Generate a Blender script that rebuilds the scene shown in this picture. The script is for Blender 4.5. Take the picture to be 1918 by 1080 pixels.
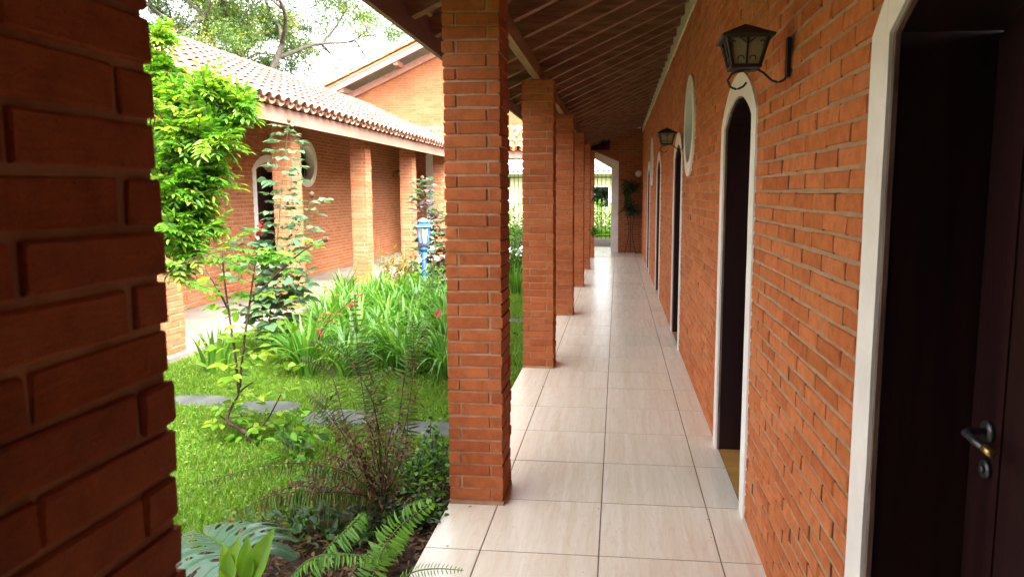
import bpy, math, random
import numpy as np
from mathutils import Vector, Matrix
from mathutils.geometry import tessellate_polygon

random.seed(7); rng = np.random.default_rng(7)
SC = bpy.context.scene
COL = SC.collection
PI = math.pi
for o in list(bpy.data.objects): bpy.data.objects.remove(o)

# ---------------------------------------------------------------- camera
F_PX, CX, CY, YAW, PITCH, CAMH = 1299.0, 1029.0, 511.0, 0.0978, 0.1155, 1.5
cam_d = bpy.data.cameras.new('camera'); cam = bpy.data.objects.new('camera', cam_d); COL.objects.link(cam)
cam.location = (0, 0, CAMH); cam.rotation_euler = (PI/2-PITCH, 0, YAW)
cam_d.sensor_width = 36; cam_d.lens = F_PX/1918*36
cam_d.shift_x = -(CX-959)/1918; cam_d.shift_y = (CY-540)/1918
cam_d.clip_start = 0.05; cam_d.clip_end = 900
cam_d.dof.use_dof = True; cam_d.dof.focus_distance = 4.5; cam_d.dof.aperture_fstop = 7.0
SC.camera = cam

# ---------------------------------------------------------------- sky, sun, exposure
SUN_DIR = Vector((0.42, -0.42, 0.80)).normalized()        # towards the sun, a bright veiled sky
world = bpy.data.worlds.new('World'); SC.world = world; world.use_nodes = True
wn = world.node_tree; wn.nodes.clear()
sky = wn.nodes.new('ShaderNodeTexSky'); sky.sky_type = 'NISHITA'; sky.sun_disc = False
sky.sun_elevation = math.asin(SUN_DIR.z); sky.sun_rotation = math.atan2(SUN_DIR.x, SUN_DIR.y)
sky.air_density = 1.0; sky.dust_density = 6.0; sky.ozone_density = 1.0
hsv = wn.nodes.new('ShaderNodeHueSaturation'); hsv.inputs['Saturation'].default_value = 0.22
bg = wn.nodes.new('ShaderNodeBackground'); bg.inputs['Strength'].default_value = 0.15
wo = wn.nodes.new('ShaderNodeOutputWorld')
wn.links.new(sky.outputs[0], hsv.inputs['Color']); wn.links.new(hsv.outputs[0], bg.inputs['Color']); wn.links.new(bg.outputs[0], wo.inputs[0])
sun_d = bpy.data.lights.new('sun', 'SUN'); sun = bpy.data.objects.new('sun', sun_d); COL.objects.link(sun)
sun_d.energy = 0.8; sun_d.angle = math.radians(35); sun_d.color = (1, 0.95, 0.88)
sun.rotation_euler = SUN_DIR.to_track_quat('Z', 'Y').to_euler(); sun.location = (0, 0, 20)
SC.view_settings.view_transform = 'Standard'; SC.view_settings.look = 'None'
SC.view_settings.exposure = 3.5; SC.view_settings.gamma = 1.0; SC.view_settings.use_curve_mapping = False
SC.cycles.use_denoising = True; SC.cycles.max_bounces = 10; SC.cycles.diffuse_bounces = 6
SC.cycles.transparent_max_bounces = 8; SC.cycles.sample_clamp_indirect = 8

# ---------------------------------------------------------------- helpers
_cy, _sy, _cp, _sp = math.cos(YAW), math.sin(YAW), math.cos(PITCH), math.sin(PITCH)
CR = np.array([_cy, _sy, 0]); CF = np.array([-_sy*_cp, _cy*_cp, -_sp]); CU = np.array([-_sy*_sp, _cy*_sp, _cp])
def ray(x, y): return CF + CR*(x-CX)/F_PX - CU*(y-CY)/F_PX
def at(x, y, ax, v):
    d = ray(x, y); i = 'XYZ'.index(ax); c = np.array([0, 0, CAMH]); return c + d*((v-c[i])/d[i])
def P(x, y, Y): return at(x, y, 'Y', Y)
def proj(p):
    d = np.asarray(p, float)-np.array([0, 0, CAMH]); w = d@CF
    return CX+F_PX*(d@CR)/w, CY-F_PX*(d@CU)/w, w

class MB:
    def __init__(s): s.V = []; s.F = []; s.n = 0
    def add(s, V, F):
        V = np.asarray(V, float).reshape(-1, 3)
        for k in (3, 4):
            f = [q for q in F if len(q) == k]
            if f: s.F.append(np.asarray(f, int)+s.n)
        s.V.append(V); s.n += len(V)
    def addn(s, V, Fs):                       # Fs: list of int arrays (already per size)
        V = np.asarray(V, float).reshape(-1, 3)
        for f in Fs: s.F.append(np.asarray(f, int)+s.n)
        s.V.append(V); s.n += len(V)
    def inst(s, TV, TF, M, T):                # many transformed copies of a template (TF: list of arrays)
        k = len(T)
        if k == 0: return
        V = np.einsum('kij,nj->kni', M, TV)+T[:, None, :]
        off = (np.arange(k)*len(TV))[:, None, None]
        s.addn(V.reshape(-1, 3), [(f[None]+off).reshape(-1, f.shape[1]) for f in TF])
    def box(s, c, h, R=None):
        V = np.array([[x, y, z] for x in (-1, 1) for y in (-1, 1) for z in (-1, 1)], float)*np.array(h)
        if R is not None: V = V@np.asarray(R).T
        s.add(V+np.array(c), [(0, 1, 3, 2), (4, 6, 7, 5), (0, 4, 5, 1), (2, 3, 7, 6), (0, 2, 6, 4), (1, 5, 7, 3)])
    def boxb(s, a, b): a = np.array(a, float); b = np.array(b, float); s.box((a+b)/2, np.abs(b-a)/2)
    def bar(s, p, q, w, h, up=(0, 0, 1)):
        p = np.array(p, float); q = np.array(q, float); d = q-p; L = np.linalg.norm(d); d /= L
        r = np.cross(d, np.array(up, float)); r /= np.linalg.norm(r); u = np.cross(r, d)
        s.box((p+q)/2, (w/2, L/2, h/2), np.stack([r, d, u], 1))
    def tube(s, pts, rad, n=6, cap=True):
        pts = np.asarray(pts, float); m = len(pts)
        rad = np.broadcast_to(np.asarray(rad, float), (m,))
        t = np.gradient(pts, axis=0); t /= np.linalg.norm(t, axis=1)[:, None]+1e-9
        ref = np.array([0, 0, 1.]) if abs(t[0][2]) < .9 else np.array([1., 0, 0])
        a = np.linspace(0, 2*PI, n, endpoint=False); V = []
        for i in range(m):
            u = np.cross(t[i], ref); u /= np.linalg.norm(u)+1e-9; v = np.cross(t[i], u); ref = -np.cross(t[i], u) if False else ref
            V.append(pts[i]+rad[i]*(np.cos(a)[:, None]*u+np.sin(a)[:, None]*v))
        F = [(i*n+j, (i+1)*n+j, (i+1)*n+(j+1) % n, i*n+(j+1) % n) for i in range(m-1) for j in range(n)]
        V = np.concatenate(V)
        if cap:
            V = np.concatenate([V, pts[:1], pts[-1:]]); k = m*n
            F += [(k, j, (j+1) % n) for j in range(n)]+[(k+1, (m-1)*n+(j+1) % n, (m-1)*n+j) for j in range(n)]
        s.add(V, F)
    def lathe(s, c, prof, n=16):
        a = np.linspace(0, 2*PI, n, endpoint=False); V = []
        for r, z in prof: V.append(np.stack([c[0]+r*np.cos(a), c[1]+r*np.sin(a), np.full(n, c[2]+z)], 1))
        m = len(prof)
        s.add(np.concatenate(V), [(i*n+j, i*n+(j+1) % n, (i+1)*n+(j+1) % n, (i+1)*n+j) for i in range(m-1) for j in range(n)])
    def prism(s, rings, x0, x1, to3):
        """flat shape with holes (rings of 2-D points) extruded between x0 and x1; to3(u,v,x)->3-D"""
        tri = tessellate_polygon([[Vector((u, v, 0)) for u, v in r] for r in rings])
        fl = [p for r in rings for p in r]; n = len(fl)
        V = [to3(u, v, x0) for u, v in fl]+[to3(u, v, x1) for u, v in fl]
        F = [tuple(t) for t in tri]+[tuple(i+n for i in reversed(t)) for t in tri]
        k = 0
        for r in rings:
            m = len(r); F += [(k+i, k+(i+1) % m, n+k+(i+1) % m, n+k+i) for i in range(m)]; k += m
        s.add(V, F)
    def mesh(s, name, mat, smooth=False):
        V = np.concatenate(s.V).astype(np.float32); me = bpy.data.meshes.new(name)
        me.vertices.add(len(V)); me.vertices.foreach_set('co', V.ravel())
        li = np.concatenate([f.ravel() for f in s.F]); tot = np.concatenate([np.full(len(f), f.shape[1]) for f in s.F])
        st = np.concatenate([[0], np.cumsum(tot)[:-1]])
        me.loops.add(len(li)); me.loops.foreach_set('vertex_index', li.astype(np.int32))
        me.polygons.add(len(tot)); me.polygons.foreach_set('loop_start', st.astype(np.int32))
        me.polygons.foreach_set('use_smooth', np.full(len(tot), smooth))
        me.update(calc_edges=True); me.validate()
        if mat: me.materials.append(mat)
        return me

WL = {}                                        # world location of each empty
def put(o, parent=None):
    COL.objects.link(o)
    if parent is not None:
        o.parent = parent
        o.matrix_parent_inverse = Matrix.Translation(-WL.get(parent.name, Vector((0, 0, 0))))
    return o
def obj(name, mb, mat, parent=None, smooth=False, kind=None, label=None):
    me = mb if isinstance(mb, bpy.types.Mesh) else mb.mesh(name, mat, smooth)
    o = bpy.data.objects.new(name, me); put(o, parent)
    WL[o.name] = Vector((0, 0, 0))
    if kind: o['kind'] = kind
    if label: o['label'] = label
    return o
def tag(o, label, cat, group=None):
    o['label'] = label; o['category'] = cat
    if group: o['group'] = group
    return o
def thing(name, label, cat, loc=(0, 0, 0), group=None):
    o = bpy.data.objects.new(name, None); o.location = loc; o.empty_display_size = .1; COL.objects.link(o); WL[o.name] = Vector(loc)
    return tag(o, label, cat, group)
def part(name, parent, loc=(0, 0, 0)):
    o = bpy.data.objects.new(name, None); o.location = loc; o.empty_display_size = .1; put(o, parent); WL[o.name] = Vector(loc)
    return o

# ---------------------------------------------------------------- materials
class NT:
    def __init__(s, name):
        s.m = bpy.data.materials.new(name); s.m.use_nodes = True; s.t = s.m.node_tree
        s.b = s.t.nodes['Principled BSDF']; s.out = s.t.nodes['Material Output']
    def n(s, typ, **k):
        q = s.t.nodes.new(typ)
        for a, v in k.items(): setattr(q, a, v)
        return q
    def l(s, a, b): s.t.links.new(a, b)
    def val(s, i, v):
        if hasattr(v, 'type') and hasattr(v, 'is_linked'): s.l(v, i)
        else: i.default_value = v
    def pos(s, scale=(1, 1, 1), rnd=None):
        g = s.n('ShaderNodeNewGeometry'); mp = s.n('ShaderNodeMapping'); mp.inputs['Scale'].default_value = scale
        s.l(g.outputs['Position'], mp.inputs['Vector'])
        if rnd is not None:
            c = s.n('ShaderNodeCombineXYZ'); m = s.n('ShaderNodeMath', operation='MULTIPLY'); s.l(rnd, m.inputs[0]); m.inputs[1].default_value = 37.0
            for i in range(3): s.l(m.outputs[0], c.inputs[i])
            s.l(c.outputs[0], mp.inputs['Location'])
        return mp.outputs[0]
    def rnd(s):
        g = s.n('ShaderNodeNewGeometry'); o = s.n('ShaderNodeObjectInfo'); a = s.n('ShaderNodeMath', operation='ADD'); f = s.n('ShaderNodeMath', operation='FRACT')
        s.l(g.outputs['Random Per Island'], a.inputs[0]); s.l(o.outputs['Random'], a.inputs[1]); s.l(a.outputs[0], f.inputs[0]); return f.outputs[0]
    def noise(s, vec, scale, detail=4, rough=.55, dist=0):
        q = s.n('ShaderNodeTexNoise'); s.l(vec, q.inputs['Vector']); q.inputs['Scale'].default_value = scale
        q.inputs['Detail'].default_value = detail; q.inputs['Roughness'].default_value = rough; q.inputs['Distortion'].default_value = dist
        return q.outputs[0]
    def ramp(s, fac, stops, interp='LINEAR'):
        q = s.n('ShaderNodeValToRGB'); s.l(fac, q.inputs[0]); e = q.color_ramp.elements; q.color_ramp.interpolation = interp
        while len(e) < len(stops): e.new(.5)
        for i, (p, c) in enumerate(stops): e[i].position = p; e[i].color = (*c, 1) if len(c) == 3 else c
        return q.outputs[0]
    def mix(s, fac, a, b, mode='MIX'):
        q = s.n('ShaderNodeMix', data_type='RGBA', blend_type=mode)
        for i, v in ((0, fac), (6, a), (7, b)):
            if isinstance(v, tuple): v = (*v, 1)
            s.val(q.inputs[i], v)
        return q.outputs[2]
    def math(s, op, a, b=0.0):
        q = s.n('ShaderNodeMath', operation=op); s.val(q.inputs[0], a); s.val(q.inputs[1], b); return q.outputs[0]
    def bump(s, h, strength=.3, dist=.01, normal=None):
        q = s.n('ShaderNodeBump'); s.l(h, q.inputs['Height']); q.inputs['Strength'].default_value = strength; q.inputs['Distance'].default_value = dist
        if normal is not None: s.l(normal, q.inputs['Normal'])
        return q.outputs[0]
    def fin(s, col=None, rough=None, nrm=None, metal=None, spec=None):
        if col is not None: s.val(s.b.inputs['Base Color'], (*col, 1) if isinstance(col, tuple) else col)
        if rough is not None: s.val(s.b.inputs['Roughness'], rough)
        if nrm is not None: s.l(nrm, s.b.inputs['Normal'])
        if metal is not None: s.b.inputs['Metallic'].default_value = metal
        if spec is not None: s.b.inputs['Specular IOR Level'].default_value = spec
        return s.m

def m_brick(name, c0, c1, c2, white=.12):
    t = NT(name); r = t.rnd(); p = t.pos(); base = t.ramp(r, [(0, c0), (.45, c1), (1, c2)])
    mott = t.noise(p, 22, 5, .65); base = t.mix(.55, base, t.ramp(mott, [(.3, (.55, .5, .5)), (.55, (1, 1, 1)), (.75, (1.25, 1.2, 1.15))]), 'MULTIPLY')
    fine = t.noise(p, 260, 3, .6); base = t.mix(.35, base, t.ramp(fine, [(.35, (.6, .6, .6)), (.6, (1.1, 1.1, 1.1))]), 'MULTIPLY')
    eff = t.ramp(t.noise(p, 6.5, 5, .7), [(.55, (0, 0, 0)), (.8, (1, 1, 1))]); e2 = t.math('MULTIPLY', eff, white)
    base = t.mix(e2, base, (.55, .40, .30))
    spot = t.ramp(t.noise(p, 75, 2, .5), [(.70, (0, 0, 0)), (.76, (1, 1, 1))]); base = t.mix(t.math('MULTIPLY', spot, .55), base, (.07, .02, .012))
    big = t.noise(p, 1.1, 5, .65); base = t.mix(.5, base, t.ramp(big, [(.32, (.78, .72, .70)), (.5, (1, 1, 1)), (.7, (1.08, 1.10, 1.12))]), 'MULTIPLY')
    sm = t.ramp(t.noise(p, 13, 6, .75, .8), [(.64, (0, 0, 0)), (.70, (1, 1, 1))]); base = t.mix(t.math('MULTIPLY', sm, .20), base, (.46, .33, .23))
    st = t.noise(t.pos((1, 1, 4)), 38, 5, .75, 2.0); pit = t.n('ShaderNodeTexVoronoi'); t.l(p, pit.inputs['Vector']); pit.inputs['Scale'].default_value = 120
    pt = t.ramp(pit.outputs['Distance'], [(.10, (0, 0, 0)), (.28, (1, 1, 1))])
    h = t.math('ADD', t.math('ADD', t.math('MULTIPLY', st, .9), t.math('MULTIPLY', fine, .35)), t.math('MULTIPLY', pt, .22))
    return t.fin(base, .88, t.bump(h, .9, .006), spec=.22)
BRICK = m_brick('brick_clay', (.46, .130, .038), (.54, .165, .050), (.61, .200, .068), .16)
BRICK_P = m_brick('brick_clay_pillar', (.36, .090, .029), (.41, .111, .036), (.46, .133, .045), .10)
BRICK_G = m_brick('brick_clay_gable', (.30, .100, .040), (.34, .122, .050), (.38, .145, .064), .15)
BRICK_FAR = m_brick('brick_clay_weathered', (.41, .138, .056), (.46, .165, .070), (.51, .195, .088), .2)

def m_noise(name, a, b, scale=8, rough=.8, bump=.2, bscale=60, stretch=(1, 1, 1), bdist=.004, detail=5, spec=.3, lo=.3, hi=.7):
    t = NT(name); p = t.pos(stretch); n = t.noise(p, scale, detail, .6)
    r = t.rnd(); c = t.ramp(n, [(lo, a), (hi, b)])
    c = t.mix(.25, c, t.ramp(r, [(0, (.75, .75, .75)), (1, (1.2, 1.2, 1.2))]), 'MULTIPLY')
    return t.fin(c, rough, t.bump(t.noise(p, bscale, 4, .6), bump, bdist), spec=spec)
MORTAR = m_noise('mortar', (.28, .165, .092), (.40, .255, .155), 14, .95, .6, 160)
JOINT = m_noise('dark_joint', (.035, .018, .012), (.075, .040, .026), 14, .95, .6, 160)
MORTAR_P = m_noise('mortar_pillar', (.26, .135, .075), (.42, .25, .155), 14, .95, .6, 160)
MORTAR_FAR = m_noise('mortar_pale', (.40, .29, .20), (.54, .42, .31), 14, .95, .4, 160)
def m_trim():
    t = NT('white_trim_paint'); p = t.pos(); c = t.ramp(t.noise(p, 4, 6, .65), [(.3, (.66, .64, .60)), (.65, (.80, .79, .77))])
    st = t.ramp(t.noise(t.pos((9, 9, 1.2)), 4, 6, .7, .5), [(.58, (0, 0, 0)), (.75, (1, 1, 1))]); c = t.mix(t.math('MULTIPLY', st, .35), c, (.42, .35, .27))
    ch = t.ramp(t.noise(p, 38, 5, .7), [(.70, (0, 0, 0)), (.73, (1, 1, 1))]); c = t.mix(t.math('MULTIPLY', ch, .8), c, (.30, .24, .19))
    h = t.math('ADD', t.noise(t.pos((30, 30, 3)), 8, 4, .6), t.math('MULTIPLY', t.noise(p, 50, 5, .7), .8))
    return t.fin(c, .55, t.bump(h, .35, .004), spec=.35)
TRIM = m_trim()
CREAM = m_noise('cream_board', (.52, .47, .32), (.66, .60, .43), 6, .7, .15, 60)
RAFTER = m_noise('rafter_wood', (.16, .074, .046), (.36, .185, .12), 5, .6, .3, 60, (.6, 6, 6))
BEAM = m_noise('beam_wood', (.17, .088, .055), (.34, .19, .12), 4, .6, .3, 50, (6, .6, 6))
FASCIA = m_noise('fascia_paint', (.16, .080, .07), (.26, .14, .12), 3, .6, .15, 40, (3, .5, 3))
FASCIA_L = m_noise('fascia_faded_paint', (.25, .135, .098), (.34, .195, .145), 3, .65, .15, 40, (3, .5, 3))
DOORW = m_noise('door_dark_wood', (.011, .0035, .0045), (.026, .0075, .0085), 3, .38, .2, 40, (7, 7, .5))
JAMBW = m_noise('jamb_worn_wood', (.10, .05, .038), (.24, .15, .115), 9, .7, .4, 70, (3, 3, .7))
OCHRE = m_noise('ochre_tile', (.34, .17, .035), (.50, .27, .07), 6, .35, .1, 30)
CONC = m_noise('walk_concrete', (.19, .150, .118), (.29, .24, .195), 3, .85, .25, 60)
STONE = m_noise('slab_stone', (.045, .05, .046), (.095, .10, .093), 6, .85, .5, 50)
SOIL = m_noise('dark_soil', (.018, .011, .007), (.065, .042, .026), 18, .95, .9, 40, bdist=.03)
GROUND = m_noise('lawn_soil', (.030, .060, .010), (.085, .13, .025), 9, .95, .6, 60, bdist=.02)
IRON = m_noise('black_iron', (.010, .009, .008), (.025, .022, .02), 20, .5, .2, 120)
GATE = m_noise('gate_iron', (.020, .022, .022), (.05, .05, .05), 20, .5, .2, 120)
BLUE = m_noise('blue_paint', (.008, .075, .30), (.020, .13, .42), 12, .4, .15, 90)
PALE = m_noise('pale_blue_paint', (.20, .32, .44), (.34, .45, .54), 12, .5, .1, 60)
STEMB = m_noise('dark_bark', (.030, .018, .012), (.085, .052, .034), 30, .9, .6, 120)
STEMG = m_noise('green_stem', (.06, .095, .025), (.12, .15, .05), 30, .7, .3, 120)
BARK = m_noise('grey_bark', (.045, .036, .028), (.11, .09, .07), 6, .95, .6, 30)
POT = m_noise('dark_pot', (.02, .02, .022), (.04, .04, .042), 10, .6, .2, 60)
PEBBLE = m_noise('white_stone', (.50, .50, .49), (.78, .78, .76), 6, .8, .3, 40)
CREAMW = m_noise('cream_house_wall', (.60, .55, .33), (.72, .67, .44), 2, .85, .1, 40)
GREYROOF = m_noise('grey_roof_tile', (.36, .36, .38), (.55, .55, .57), 6, .85, .3, 40)
BRASS = m_noise('brass', (.45, .30, .08), (.60, .42, .14), 20, .35, .05, 60); BRASS.node_tree.nodes['Principled BSDF'].inputs['Metallic'].default_value = .9
STEEL = m_noise('dull_steel', (.07, .07, .075), (.14, .14, .145), 20, .42, .05, 60); STEEL.node_tree.nodes['Principled BSDF'].inputs['Metallic'].default_value = .8

def m_terra(name, c0, c1, c2, lich):
    t = NT(name); r = t.rnd(); p = t.pos(); base = t.ramp(r, [(0, c0), (.5, c1), (1, c2)])
    base = t.mix(.5, base, t.ramp(t.noise(p, 16, 5, .65), [(.3, (.6, .55, .5)), (.7, (1.15, 1.15, 1.15))]), 'MULTIPLY')
    lf = t.math('MULTIPLY', t.ramp(t.noise(p, 5, 6, .7), [(.5, (0, 0, 0)), (.72, (1, 1, 1))]), lich)
    base = t.mix(lf, base, (.16, .12, .09))
    return t.fin(base, .85, t.bump(t.noise(p, 90, 4, .6), .35, .004), spec=.25)
TERRA = m_terra('terracotta', (.22, .105, .068), (.27, .145, .100), (.32, .185, .135), .45)
TERRA_IN = m_terra('terracotta_underside', (.34, .12, .05), (.42, .16, .07), (.48, .21, .10), .3)
TERRA_B = m_terra('terracotta_orange', (.32, .12, .040), (.37, .16, .060), (.42, .22, .10), .3)

def m_tile():
    t = NT('cream_marble_tile'); o = t.n('ShaderNodeObjectInfo'); r = o.outputs['Random']
    w = t.noise(t.pos((9, .35, 1), r), 2.4, 5, .55, .25); w2 = t.noise(t.pos((8, 1.0, 1), r), 2.4, 5, .6, .7); w3 = t.noise(t.pos((26, 2.2, 1), r), 3.0, 5, .6, .6)
    c = t.ramp(w, [(.30, (.68, .585, .450)), (.50, (.73, .650, .525)), (.70, (.76, .70, .595))])
    v = t.ramp(w2, [(.47, (0, 0, 0)), (.505, (1, 1, 1)), (.53, (0, 0, 0))]); c = t.mix(t.math('MULTIPLY', v, .30), c, (.60, .43, .27))
    c = t.mix(.22, c, t.ramp(w3, [(.35, (.80, .76, .70)), (.6, (1, 1, 1))]), 'MULTIPLY')
    c = t.mix(.4, c, t.ramp(r, [(0, (.93, .93, .93)), (1, (1.05, 1.05, 1.05))]), 'MULTIPLY')
    pp = t.pos(); d = t.noise(pp, 3.0, 5, .7); c = t.mix(t.math('MULTIPLY', t.ramp(d, [(.55, (0, 0, 0)), (.85, (1, 1, 1))]), .12), c, (.42, .34, .25))
    spk = t.ramp(t.noise(pp, 130, 1, .4), [(.775, (0, 0, 0)), (.79, (1, 1, 1))]); c = t.mix(t.math('MULTIPLY', spk, .7), c, (.06, .045, .03))
    rr = t.math('ADD', t.math('MULTIPLY', w, .10), .20)
    return t.fin(c, rr, t.bump(t.noise(pp, 14, 3, .5), .03, .004), spec=.4)
FLOORT = m_tile()
GROUT = m_noise('floor_grout', (.11, .08, .056), (.20, .15, .105), 20, .9, .3, 90)

def m_leaf(name, c0, c1, c2, trans=.35, rough=.42, tcol=1.7):
    t = NT(name); r = t.rnd(); p = t.pos(); c = t.ramp(r, [(0, c0), (.5, c1), (1, c2)])
    c = t.mix(.45, c, t.ramp(t.noise(p, 26, 3, .6), [(.3, (.7, .72, .6)), (.7, (1.2, 1.15, 1.1))]), 'MULTIPLY')
    t.fin(c, rough, t.bump(t.noise(p, 70, 3, .5), .12, .003), spec=.4)
    tr = t.n('ShaderNodeBsdfTranslucent'); t.l(t.mix(1.0, c, (tcol, tcol, tcol*.6), 'MULTIPLY'), tr.inputs['Color'])
    ms = t.n('ShaderNodeMixShader'); ms.inputs[0].default_value = trans
    t.l(t.b.outputs[0], ms.inputs[1]); t.l(tr.outputs[0], ms.inputs[2]); t.l(ms.outputs[0], t.out.inputs['Surface'])
    return t.m
LF_BUSH = m_leaf('leaf_bright', (.040, .15, .010), (.075, .23, .014), (.15, .32, .020), .45)
LF_LIME = m_leaf('leaf_lime', (.10, .22, .015), (.16, .30, .022), (.26, .36, .030), .45)
LF_ROSE = m_leaf('leaf_rose', (.048, .115, .062), (.075, .155, .085), (.11, .185, .080), .30)
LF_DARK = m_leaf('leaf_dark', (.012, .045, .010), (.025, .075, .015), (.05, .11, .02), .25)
LF_STRAP = m_leaf('leaf_strap', (.040, .13, .015), (.070, .20, .020), (.13, .26, .034), .40)
LF_GRASS = m_leaf('grass_blade', (.070, .165, .009), (.105, .22, .012), (.17, .27, .022), .40, .6)
LF_FERN = m_leaf('leaf_fern', (.040, .095, .012), (.075, .145, .020), (.13, .15, .03), .40)
LF_FERNB = m_leaf('leaf_fern_bright', (.07, .20, .02), (.11, .27, .03), (.16, .33, .045), .40)
LF_DEAD = m_leaf('leaf_dead', (.055, .027, .014), (.12, .060, .030), (.20, .12, .065), .2, .8)
LF_MON = m_leaf('leaf_monstera', (.060, .130, .078), (.072, .145, .088), (.084, .16, .098), .10, .26)
LF_RED = m_leaf('petal_red', (.42, .02, .04), (.5, .04, .06), (.55, .08, .10), .35)
LF_PINK = m_leaf('petal_pink', (.55, .18, .28), (.62, .26, .36), (.66, .36, .44), .35)
LF_ORG = m_leaf('leaf_orange', (.30, .08, .03), (.34, .12, .03), (.34, .17, .035), .4)
LF_YEL = m_leaf('leaf_yellow', (.12, .18, .012), (.19, .22, .016), (.26, .22, .022), .42)
LF_TREE = m_leaf('leaf_tree', (.035, .080, .018), (.060, .12, .026), (.12, .16, .04), .40)
LF_MAUVE = m_leaf('leaf_mauve', (.11, .05, .07), (.15, .08, .10), (.16, .13, .11), .3)

def m_glass(name, col, alpha_mix=.55):
    t = NT(name); t.fin(col, .12, t.bump(t.noise(t.pos(), 40, 2, .5), .3, .003), spec=.5)
    tr = t.n('ShaderNodeBsdfTransparent'); tr.inputs[0].default_value = (.9, .9, .85, 1)
    ms = t.n('ShaderNodeMixShader'); ms.inputs[0].default_value = 1-alpha_mix
    t.l(t.b.outputs[0], ms.inputs[1]); t.l(tr.outputs[0], ms.inputs[2]); t.l(ms.outputs[0], t.out.inputs['Surface']); return t.m
LGLASS = m_glass('lantern_glass', (.26, .22, .11), .72)
PGLASS = m_glass('garden_lantern_glass', (.50, .56, .50), .7)
WPANE = NT('window_pane').fin((.012, .014, .016), .08, spec=.5)

# ---------------------------------------------------------------- brick building
def chamfer_box(hx, hy, hz, c, jit=0.0, r=None):
    V = []; idx = {}
    for sx in (-1, 1):
        for sy in (-1, 1):
            for sz in (-1, 1):
                for a in range(3):
                    h = np.array([hx, hy, hz]); h = h-c; h[a] += c
                    idx[(sx, sy, sz, a)] = len(V); V.append(h*np.array([sx, sy, sz]))
    V = np.array(V)
    F = []
    S = (-1, 1)
    for a in range(3):
        b, d = [(1, 2), (0, 2), (0, 1)][a]
        for s in S:
            q = []
            for sb, sd in ((-1, -1), (1, -1), (1, 1), (-1, 1)):
                k = [0, 0, 0]; k[a] = s; k[b] = sb; k[d] = sd; q.append(idx[(*k, a)])
            F.append(q)
    for e in range(3):
        b, d = [(1, 2), (0, 2), (0, 1)][e]
        for sb in S:
            for sd in S:
                k1 = [0, 0, 0]; k1[b] = sb; k1[d] = sd; k1[e] = -1; k2 = list(k1); k2[e] = 1
                F.append([idx[(*k1, b)], idx[(*k1, d)], idx[(*k2, d)], idx[(*k2, b)]])
    for sx in S:
        for sy in S:
            for sz in S: F.append([idx[(sx, sy, sz, a)] for a in range(3)])
    out = []
    for f in F:
        p = V[f]; nrm = np.cross(p[1]-p[0], p[2]-p[0])
        out.append(f if nrm@p.mean(0) > 0 else f[::-1])
    if jit: V = V+r.normal(0, jit, V.shape)
    return V, [np.array([f for f in out if len(f) == 4]), np.array([f for f in out if len(f) == 3])]
BL, BH, BD = .2075, .0485, .06              # a wall brick
BRT = [chamfer_box(BL/2, BD/2, BH/2, .0030, .0010, rng) for _ in range(8)]
BRS = [chamfer_box(.055/2, BD/2, BH/2, .0035, .0011, rng) for _ in range(5)]
PLN = (np.array([[x, y, z] for x in (-.5, .5) for y in (-.5, .5) for z in (-.5, .5)], float), [np.array([(0, 1, 3, 2), (4, 6, 7, 5), (0, 4, 5, 1), (2, 3, 7, 6), (0, 2, 6, 4), (1, 5, 7, 3)])])
_meshcache = {}
def brick_mesh(kind, i, mat):
    key = (kind, i, mat.name)
    if key not in _meshcache:
        t = (BRT if kind == 'f' else BRS)[i]; mb = MB(); mb.addn(*t); _meshcache[key] = mb.mesh('brick', mat)
    return _meshcache[key]

def lay(u0, u1, z0, z1, excl, top=None, course=.060, step=.219, phase=0.0):
    """running bond; excl(z)-> excluded (a,b) intervals. returns (u centre, z centre, length)"""
    out = []; k = 0; z = z0
    while z+BH/2 < z1:
        zc = z+course/2; ivs = sorted(excl(zc)); off = phase+(step/2 if k % 2 else 0); u = u0-off % step-step
        hi = u1 if top is None else u1
        while u < hi:
            a, b = u, u+BL; u += step
            segs = [(max(a, u0), min(b, hi))]
            for (e0, e1) in ivs:
                ns = []
                for (p, q) in segs:
                    if e1 <= p or e0 >= q: ns.append((p, q)); continue
                    if e0 > p: ns.append((p, e0))
                    if e1 < q: ns.append((e1, q))
                segs = ns
            for (p, q) in segs:
                if q-p > .03 and (top is None or zc+BH/2 < top((p+q)/2)): out.append(((p+q)/2, zc, q-p))
        z += course; k += 1
    return out
def bed_joints(mb, u0, u1, z0, z1, excl, to3, course=.060, h=.0145, front=.0035, back=.0185):
    z = z0
    while z < z1:
        ivs = sorted(excl(z)); segs = [(u0, u1)]
        for (e0, e1) in ivs:
            ns = []
            for (p, q) in segs:
                if e1 <= p or e0 >= q: ns.append((p, q)); continue
                if e0 > p: ns.append((p, e0))
                if e1 < q: ns.append((e1, q))
            segs = ns
        for (p, q) in segs:
            if q-p < .02: continue
            n = max(1, int((q-p)/.11)); us = np.linspace(p, q, n+1); top = z+h/2+rng.normal(0, .0009, n+1); bot = z-h/2+rng.normal(0, .0009, n+1); fr = front+rng.normal(0, .0009, n+1)
            V = []
            for i in range(n+1): V += [to3(us[i], bot[i], fr[i]), to3(us[i], top[i], fr[i]), to3(us[i], top[i], back), to3(us[i], bot[i], back)]
            F = [(4*i+a, 4*i+4+a, 4*i+4+(a+1) % 4, 4*i+(a+1) % 4) for i in range(n) for a in range(4)]+[(0, 1, 2, 3), (4*n+3, 4*n+2, 4*n+1, 4*n)]
            mb.add(V, F)
        z += course
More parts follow.
